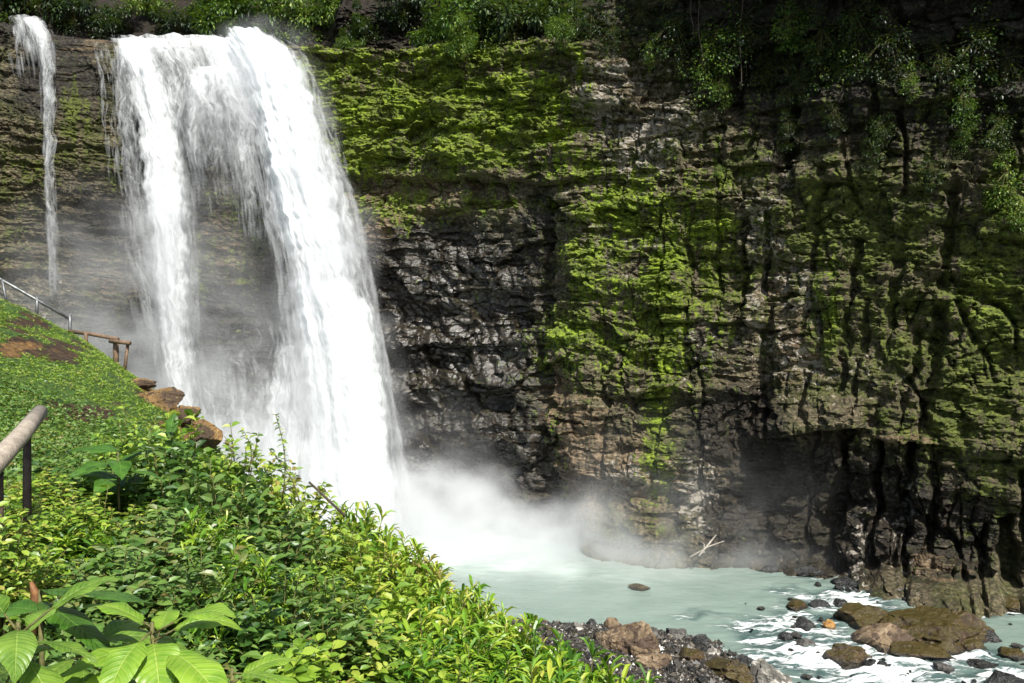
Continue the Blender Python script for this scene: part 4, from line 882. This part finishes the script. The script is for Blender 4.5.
# grass on the far part of the hillside
N = 190000; Yq = 6 + 22 * g.random(N) ** .8; xe = np.interp(Yq, EY, EX); Xq = xe + 1.2 - g.random(N) ** 1.0 * (9 + Yq * .25)
pxq = CX + F * Xq / Yq; m = (pxq > -60); Xq, Yq = Xq[m], Yq[m]
zq = ground_z(Xq, Yq); pxq = CX + F * Xq / Yq; pyq = CY - F * (zq - CAMZ) / Yq
em = np.zeros(len(Xq))
for cx, cyy, rx, ry in [(22, 345, 26, 14), (155, 397, 24, 14), (88, 412, 40, 8), (60, 352, 26, 9), (30, 322, 22, 8), (190, 425, 25, 16), (70, 415, 25, 9)]:
    em = np.maximum(em, np.exp(-(((pxq + 34 * fbm(Xq * 1.3, Yq * 1.3, 84, 3) - cx) / rx) ** 2 + ((pyq + 18 * fbm(Xq * 1.6, Yq * 1.6, 85, 3) - cyy) / ry) ** 2)))
m = (em + .3 * gn(Xq * 3, Yq * 3, 5) + .4 * fbm(Xq * 1.1, Yq * 1.1, 86, 4) < .45) & (gn(Xq * .9, Yq * .9, 6) + g.random(len(Xq)) * .8 > -.05)
Xq, Yq = Xq[m], Yq[m]
scatter_leaves('grass', Xq, Yq, (.025, .13), .24, LM['grass'], 'short rough grass covering the hillside', 79, .8, .4, .04, spread=.9)

# ---- big near leaves
def mat_big(name, c0, c1, cv, rough=.38, nveins=11, trans=.25):
    t = NT(name); uvn = t.n('ShaderNodeUVMap'); uvn.uv_map = 'UVMap'
    s = t.n('ShaderNodeSeparateXYZ'); t.l(uvn.outputs[0], s.inputs[0]); u, v = s.outputs[0], s.outputs[1]
    au = t.math('ABSOLUTE', u)
    ph = t.math('FRACT', t.mul(t.math('SUBTRACT', v, t.mul(au, .16)), nveins))
    lat = t.math('SUBTRACT', 1, t.ramp(t.math('ABSOLUTE', t.math('SUBTRACT', ph, .5)), .0, .13))
    midr = t.math('SUBTRACT', 1, t.ramp(au, .02, .07)); ve = t.math('MAXIMUM', t.mul(lat, .7), midr)
    n = t.noise(t.obj(), 12, 4, .6)
    col = t.mix(t.ramp(n, .3, .7), c0, c1); col = t.mix(t.mul(ve, .6), col, cv)
    hgt = t.add(t.mul(t.math('ABSOLUTE', t.math('SUBTRACT', ph, .5)), -1.2), t.mul(ve, -.5))
    nr = t.bump(hgt, .7, .006); nr = t.bump(t.noise(t.obj(), 60, 3, .6), .25, .002, nr)
    b = t.pbr(col, rough, nr, .45); tr = t.n('ShaderNodeBsdfTranslucent'); t.l(t.mix(.4, col, (.3, .45, .03)), tr.inputs[0])
    mx = t.n('ShaderNodeMixShader'); mx.inputs[0].default_value = trans; t.l(b, mx.inputs[1]); t.l(tr.outputs[0], mx.inputs[2])
    return t.done(mx.outputs[0])
BM = {'pale': mat_big('pale_big_leaf', (.12, .25, .02), (.24, .38, .04), (.36, .48, .1)), 'deep': mat_big('deep_big_leaf', (.03, .085, .01), (.07, .17, .018), (.13, .27, .04), .38, 16, .22),
      'olive': mat_big('olive_big_leaf', (.08, .17, .02), (.18, .3, .04), (.3, .42, .08))}
def big_leaf(base, d, L, W, droop, roll, seed, mat, parent, wavy=.05, serr=.04, fold=.2):
    g = np.random.default_rng(seed); nv, nu = 41, 13
    v = np.linspace(0, 1, nv); u = np.linspace(-1, 1, nu)
    d = np.array(d, float); d /= np.linalg.norm(d); s = np.cross(d, [0, 0, 1]); s /= np.linalg.norm(s); nn = np.cross(s, d)
    s, nn = s * math.cos(roll) + nn * math.sin(roll), nn * math.cos(roll) - s * math.sin(roll)
    prof = np.sin(np.pi * np.clip(v, 0, 1) ** .82) ** .85 * (1 - .25 * v); prof = prof / prof.max()
    se = 1 + serr * np.abs(((v * 17) % 1) - .5) * 2 * 1.0
    w_ = prof * W / 2 * se
    ph = g.uniform(0, 6)
    Vv = []
    for i in range(nv):
        t = v[i]; c = base + d * L * t * (1 - .12 * t * droop) - np.array([0, 0, 1]) * L * droop * t * t * .8
        for j in range(nu):
            a = abs(u[j]); z = fold * w_[i] * a ** 1.0 - fold * .9 * w_[i] * a ** 3 + wavy * W * math.sin(t * 14 + ph + u[j]) * a ** 2 - .012 * W * abs(math.sin((t - .16 * a) * 11 * math.pi)) * a
            Vv.append(c + s * u[j] * w_[i] + nn * z)
    uv = np.stack(np.broadcast_arrays(u[None, :], v[:, None]), -1).reshape(-1, 2)
    return mesh_np('leaf', np.array(Vv), grid_faces(nv, nu), mat, parent, smooth=True, uv=uv)
def big_plant(px, py, Y, lab, specs, mat, seed, name='broad_leaved_plant', droopf=1):
    """specs: azimuth (deg, 0 = right, -90 = towards the viewer), elevation (deg), length, width"""
    top = P(px, py, Y); z0 = gz1(top[0], Y); r = empty(name, (top[0], Y, z0)); tag(r, lab, 'plant', None)
    H = top[2] - z0; g = np.random.default_rng(seed)
    tubes_obj('stem', [(np.array([[0, 0, -.05], [.01, 0, H * .5], [0, 0, H]]), [.012, .01, .007])], M['stem'], r)
    for i, (az, el, L, W) in enumerate(specs):
        a = math.radians(az); e = math.radians(el); d = np.array([math.cos(a) * math.cos(e), math.sin(a) * math.cos(e), math.sin(e)])
        hb = H - .02 - .012 * i; b0 = np.array([0, 0, hb]); b1 = b0 + d * .04 * (1 + i % 3)
        tubes_obj('leaf_stalk', [(np.array([b0, b1]), [.005, .003])], M['stem'], r)
        big_leaf(b1, d, L * 1.12, W * 1.15, .55 * droopf * g.uniform(.7, 1.3), g.uniform(-.25, .25), seed * 50 + i, BM[mat], r)
    return r
big_plant(152, 622, 2.75, 'pale green seedling with large veined toothed leaves at the bottom of the picture',
          [(168, 28, .26, .1), (-95, -5, .2, .11), (-20, 30, .27, .12), (-60, -8, .22, .13), (20, 25, .24, .1), (-35, 0, .32, .13), (-150, 8, .28, .11), (-125, -15, .26, .12), (100, 25, .2, .08), (-10, -10, .36, .14), (-75, -30, .3, .13), (150, 10, .22, .1), (-170, -5, .34, .12)], 'pale', 3)
big_plant(18, 622, 2.6, 'pale green seedling with large veined leaves in the bottom left corner',
          [(-60, 5, .2, .1), (160, 40, .22, .1), (40, 35, .24, .09), (-100, -5, .22, .12), (-10, 5, .2, .09), (-150, 10, .24, .11), (-30, -25, .3, .12), (90, 40, .2, .08), (-80, -30, .26, .12)], 'olive', 5)
big_plant(82, 640, 2.9, 'olive green big leaved plant between the two pale seedlings',
          [(20, 12, .34, .1), (-160, 10, .28, .1), (-60, -10, .26, .11), (-110, 0, .24, .11), (60, 30, .24, .09), (-20, -12, .3, .11)], 'olive', 6)
big_plant(232, 668, 2.8, 'big leaved plant low at the bottom edge, right of the pale seedling', [(-20, 10, .3, .11), (-160, 20, .22, .1), (-70, -10, .24, .11), (30, 30, .22, .09), (-110, -5, .24, .12)], 'pale', 8)
def wavy_leafed(px, py, Y, lab, leaves, seed):
    top = P(px, py, Y); z0 = gz1(top[0], Y); r = empty('broad_leaved_plant', (top[0], Y, z0)); tag(r, lab, 'plant'); H = top[2] - z0
    for i, (az, el, L, W, dr) in enumerate(leaves):
        a = math.radians(az); e = math.radians(el); d = np.array([math.cos(a) * math.cos(e), math.sin(a) * math.cos(e), math.sin(e)])
        b = np.array([0, 0, H - .04 * i])
        tubes_obj('leaf_stalk', [(np.array([[0, 0, -.03], [0.01, 0, H * .5], b]), [.012, .01, .007])], M['stem'], r)
        big_leaf(b, d, L, W, dr, .2, seed + i, BM['deep'], r, .035, 0, .15)
wavy_leafed(40, 590, 3.0, 'dark plant with one long glossy wavy leaf spread flat above the seedlings', [(-12, 3, .52, .17, .12), (-28, -10, .46, .15, .2), (170, 10, .3, .12, .4)], 900)
wavy_leafed(118, 452, 7.0, 'dark plant with broad glossy leaves in the shade above the thicket', [(165, 12, .6, .2, .3), (20, 32, .5, .22, .5), (-60, 15, .45, .2, .6), (-120, 20, .5, .19, .5), (70, 45, .45, .2, .5), (-15, 20, .55, .2, .5), (-165, 25, .55, .2, .45), (-90, 30, .5, .2, .7), (45, 15, .5, .2, .4), (130, 35, .5, .2, .4)], 930)
wavy_leafed(170, 436, 8.6, 'plant with upright broad leaves standing before the ochre boulder', [(100, 60, .4, .14, .3), (20, 35, .45, .16, .5), (150, 40, .45, .16, .5), (-40, 30, .45, .15, .6), (-100, 40, .4, .15, .6), (-140, 25, .45, .15, .5), (60, 50, .4, .15, .4), (0, 20, .5, .16, .4)], 950)
# tall slender sprigs against the water
def sprig(px0, py0, px1, py1, Y, lab, nl, L, seed):
    a = P(px0, py0, Y); b = P(px1, py1, Y); r = empty('sprig', a); tag(r, lab, 'plant', 'slender plants above the thicket')
    t = np.linspace(0, 1, 8)[:, None]; c = (b - a) * t + np.array([.06, 0, 0]) * np.sin(t * 3.1)
    tubes_obj('stem', [(c, np.linspace(.008, .003, 8))], M['stem'], r, 5)
    g = np.random.default_rng(seed); tn = g.uniform(.35, 1, nl); pc = np.stack([np.interp(tn, t[:, 0], c[:, k]) for k in range(3)], -1)
    d = np.stack([g.normal(0, 1, nl), g.normal(0, 1, nl), g.uniform(-.3, .6, nl)], -1); U = np.tile([0, 0, 1.], (nl, 1)) + g.normal(0, .4, (nl, 3))
    V, Fc = leaves_np(pc, d, U, g.uniform(.6, 1, nl) * L, g.uniform(.6, 1, nl) * L * .45, .35, .2)
    mesh_np('foliage', V, Fc, LM['mid'], r)
sprig(282, 500, 275, 414, 7.6, 'tall slender sprig with small leaves standing out against the white fall', 46, .075, 1)
sprig(300, 505, 268, 448, 7.8, 'leaning leafy sprig just below the tallest one', 40, .085, 2)
sprig(228, 470, 224, 436, 8.0, 'short upright grass like sprig left of the tallest one', 12, .1, 3)
sprig(248, 472, 243, 430, 8.2, 'thin dark sprig between the short one and the tallest one', 16, .09, 4)
sprig(494, 640, 485, 596, 6.9, 'thin bare twig standing above the canes by the pool', 3, .05, 5)
o = tubes_obj('stick', [(np.array([P(309, 482, 8.4), P(322, 494, 8.4), P(345, 516, 8.3)]), [.012, .013, .015])], M['darkwood']); tag(o, 'dark bare stick leaning left above the shrubs before the fall', 'stick')
# dry red brown leaf-stub
def stub():
    p = P(33, 592, 3.9); r = [(np.array([[0, 0, -.25], [.01, 0, 0], [-.01, 0, .05]]), [.015, .02, .008])]
    o = tubes_obj('dead_stump', r, mat_wood('rust_wood', (.05, .02, .008), (.17, .07, .02), (.26, .12, .04))); o.location = p
    tag(o, 'rust brown broken plant stump among the leaves above the bottom left seedling', 'stump')
stub()

# ------------------------------------------------------------------ CLIFF TOP AND HANGING PLANTS
def clump(seed, n, R, L, W, hang=0, clusters=14):
    g = np.random.default_rng(seed); cc = g.normal(0, 1, (clusters, 3)) * np.array([R[0], R[1], R[2]]) * .5
    cc[:, 2] -= hang * g.random(clusters) * R[2] * 1.0
    cr_ = g.uniform(.18, .5, clusters) * min(R[0], R[2]); k = g.integers(0, clusters, n)
    dv = unit(g.normal(0, 1, (n, 3))); rr = g.random(n) ** .45
    A = cc[k] + dv * (cr_[k] * rr)[:, None]; A[:, 1] -= 0
    D_ = dv + np.array([0, -.3, -.35]); U = dv * .6 + np.array([0, -.35, .8]) + g.normal(0, .3, (n, 3))
    sz = g.uniform(.6, 1.2, n)
    V, Fc = leaves_np(A, D_, U, L * sz, W * sz, .3, .15, False)
    tb = [(np.array([[0, .25, -.1 if not hang else .2], c * .5, c]), [.02, .012, .006]) for c in cc]
    return (V, Fc), tb
for v in range(3):
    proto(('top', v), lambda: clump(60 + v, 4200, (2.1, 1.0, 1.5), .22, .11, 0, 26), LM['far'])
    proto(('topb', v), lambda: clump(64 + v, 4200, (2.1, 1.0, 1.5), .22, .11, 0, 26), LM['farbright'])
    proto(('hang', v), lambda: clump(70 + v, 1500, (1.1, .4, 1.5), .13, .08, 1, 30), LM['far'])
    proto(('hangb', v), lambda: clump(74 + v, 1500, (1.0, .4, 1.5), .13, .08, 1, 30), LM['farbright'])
top = [(75, 8, 'top', 1.0, 'dark shrub above the gap between the thin fall and the broad one'), (115, 12, 'top', 1.1, 'dark shrub above the left end of the broad fall crest'), (150, 4, 'topb', .9, 'green shrub above the crest, left of the bright ones'),
       (180, 16, 'top', 1.0, 'dark low shrub right behind the middle of the crest'), (215, 6, 'topb', 1.0, 'bright green shrub high above the middle of the crest'), (250, 10, 'topb', 1.1, 'yellow green shrub above the right part of the crest'),
       (290, 12, 'topb', 1.1, 'bright yellow green shrub above the right corner of the fall'), (330, 6, 'topb', 1.0, 'light green shrub with pale leaves right of the fall corner'), (365, 22, 'top', 1.1, 'drooping dark shrub at the top of the moss wall, left end'),
       (405, 8, 'top', 1.1, 'dark shrub in the shaded notch above the moss wall'), (440, 20, 'topb', .9, 'green shrub above the centre of the moss wall'), (480, 8, 'topb', 1.0, 'mid green shrub right of the shaded notch'),
       (515, 26, 'top', 1.0, 'dark drooping shrub over the right half of the moss wall'), (550, 8, 'top', 1.1, 'dark green shrub above the right end of the moss wall'), (560, 34, 'topb', .6, 'small shrub hanging at the right end of the moss wall'), (345, 34, 'topb', .5, 'small shrub hanging over the left end of the moss wall'), (460, 42, 'topb', .5, 'small shrub dangling on the moss wall below the notch'),
       (25, -2, 'top', 1.1, 'dark shrub in the black shade above the thin fall')]
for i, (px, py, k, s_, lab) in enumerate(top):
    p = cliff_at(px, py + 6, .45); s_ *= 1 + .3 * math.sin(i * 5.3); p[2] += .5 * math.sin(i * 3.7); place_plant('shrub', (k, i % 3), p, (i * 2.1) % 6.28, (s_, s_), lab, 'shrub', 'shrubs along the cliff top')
hang = [(705, 45, 'hangb', 1.2, 'green leafy plant hanging left of the black cleft, upper part'), (722, 80, 'hangb', .9, 'small bright plant hanging left of the black cleft, lower part'), (675, 20, 'hang', 1.1, 'dark plant hanging at the top above the pale rocks'),
        (640, 8, 'hang', 1.0, 'dark plant at the top edge left of the cleft plants'), (590, 10, 'hang', 1.0, 'dark trailing plant right of the last cliff top shrub'), (790, 12, 'hangb', 1.0, 'yellow green plant at the top right of the black cleft'),
        (825, 30, 'hang', 1.2, 'blue green leafy plant high right of the black cleft'), (855, 15, 'hang', 1.0, 'dark plant hanging next to the blue green one'), (800, 75, 'hang', 1.0, 'dark leafy plant below the yellow green one'), (840, 60, 'hangb', .8, 'green plant below the blue green one'),
        (910, 75, 'hangb', .7, 'small yellow flecked plant in the middle of the shaded upper wall'), (890, 35, 'hang', 1.1, 'dark plant in the deep shade above the small yellow flecked one'), (940, 50, 'hang', 1.1, 'dark plant left of the thin green trailing one'), (965, 95, 'hangb', 1.0, 'long green plant trailing down the shaded right wall'),
        (985, 30, 'hang', 1.2, 'dark green plant near the top right corner'), (1010, 60, 'hang', 1.2, 'dark plant on the right edge above the bright ivy'), (1005, 175, 'hangb', 1.15, 'bright green ivy patch on the right edge of the wall'), (1020, 205, 'hangb', .8, 'lower tail of bright ivy on the right edge'),
        (962, 130, 'hangb', .7, 'lower tip of the long green trailing plant'), (880, 120, 'hang', .8, 'small dark fern like plant under the shaded overhang'), (870, 150, 'hang', .7, 'small dark plant above the long horizontal ledge'), (790, 120, 'hang', .8, 'dark plant on the rib right of the cleft'), (745, 20, 'hang', 1.1, 'dark plant closing the top of the black cleft'),
        (718, 168, 'hangb', .35, 'tiny green tuft on the pale rocks below the cleft'), (932, 165, 'hang', .6, 'little dark tuft above the long dark streak'), (650, 52, 'hangb', .4, 'tiny green tuft among the pale rocks'), (612, 30, 'hang', .6, 'small dark tuft above the pale rocks'), (835, 110, 'hang', .7, 'dark tuft left of the shaded overhang'), (770, 60, 'hang', .9, 'dark plant inside the black cleft'), (1000, 120, 'hang', .9, 'dark plant between the corner plants and the bright ivy')]
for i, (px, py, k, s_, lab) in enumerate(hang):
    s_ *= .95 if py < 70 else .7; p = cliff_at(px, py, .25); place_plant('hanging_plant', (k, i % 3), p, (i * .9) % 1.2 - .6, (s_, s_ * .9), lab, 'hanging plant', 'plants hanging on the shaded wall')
for i, (x0, y0, x1, y1, lab) in enumerate([(697, -20, 702, 70, 'thin bare vine dangling straight down before the pale rocks'), (690, -20, 693, 40, 'shorter bare vine left of the straight one'), (742, -20, 740, 90, 'bare vine dangling in the black cleft')]):
    a = cliff_at(x0, y0, .7); b = cliff_at(x1, y1, .5); t = np.linspace(0, 1, 10)[:, None]; c = a + (b - a) * t + np.array([.06, 0, 0]) * np.sin(t * 9)
    tag(tubes_obj('vine', [(c, .022)], M['darkwood'], None, 5), lab, 'vine', 'vines')

# ------------------------------------------------------------------ RAILS
t = NT('galvanised_pipe'); n = t.noise(t.obj(), 9, 4, .6)
M['pipe'] = t.done(t.pbr(t.mix(t.ramp(n, .4, .7), (.1, .105, .11), (.2, .21, .21)), .45, Metallic=.5))
M['wood'] = mat_wood('weathered_wood', (.05, .03, .018), (.14, .085, .05), (.26, .18, .11))
M['log'] = mat_wood('pale_log_bark', (.16, .13, .1), (.33, .28, .22), (.5, .44, .36), 14)
def rail_thing(name, lab, cat, rails, posts, mat, jm=None):
    allp = [P(*q) for a in rails for q in a[0]]; r = empty(name, allp[0]); tag(r, lab, cat); o3 = np.array(r.location)
    for pts, rad, nm in rails:
        tubes_obj(nm, [(np.array([P(*q) for q in pts]) - o3, rad)], mat, r, 10)
    for (px, py, Y, rad, sink, *rest) in posts:
        a = P(px, py, Y); x2 = rest[0] if rest else px; b = P(x2, py, Y); b[2] = gz1(b[0], Y) - sink
        tubes_obj('post', [(np.array([a, (a + b) / 2, b]) - o3, rad)], mat, r, 10)
    return r
rail_thing('metal_handrail', 'grey metal pipe handrail climbing out of view at the left edge', 'handrail',
           [([(-60, 250, 20.5), (0, 279, 20.5), (37, 300, 20.7), (70, 319, 21)], .04, 'rail'), ([(-60, 262, 20.5), (6, 296, 20.6)], .028, 'brace')], [(37, 296, 20.7, .04, .1), (70, 315, 21, .045, .1), (2, 279, 20.5, .035, .1, 8)], M['pipe'])
rail_thing('wooden_railing', 'low brown wooden railing above the brink, joined to the metal handrail', 'railing',
           [([(67, 331, 21), (90, 334, 20.6), (118, 339, 20.2)], .05, 'rail'), ([(110, 341, 20), (130, 343, 19.8)], .055, 'rail')], [(86, 333, 20.6, .05, .1), (116, 340, 20.1, .07, .1), (128, 343, 19.9, .04, .1, 124)], M['wood'])
rail_thing('log_fence', 'thick pale log laid on dark posts at the left edge', 'fence', [([(-60, 520, 4.0), (0, 458, 4.6), (22, 434, 5.1), (40, 412, 5.7)], [.066, .06, .056, .052], 'log_rail')], [], M['log'])
lf = bpy.data.objects['log_fence']; o3 = np.array(lf.location)
for px, py, Y, rad in [(27, 434, 5.35, .028), (-3, 466, 4.6, .036)]:
    a = P(px, py, Y); b = a.copy(); b[2] = gz1(a[0], Y) - .2
    tubes_obj('post', [(np.array([a, (a + b) / 2, b]) - o3, [rad * .9, rad, rad])], M['darkwood'], lf, 9)
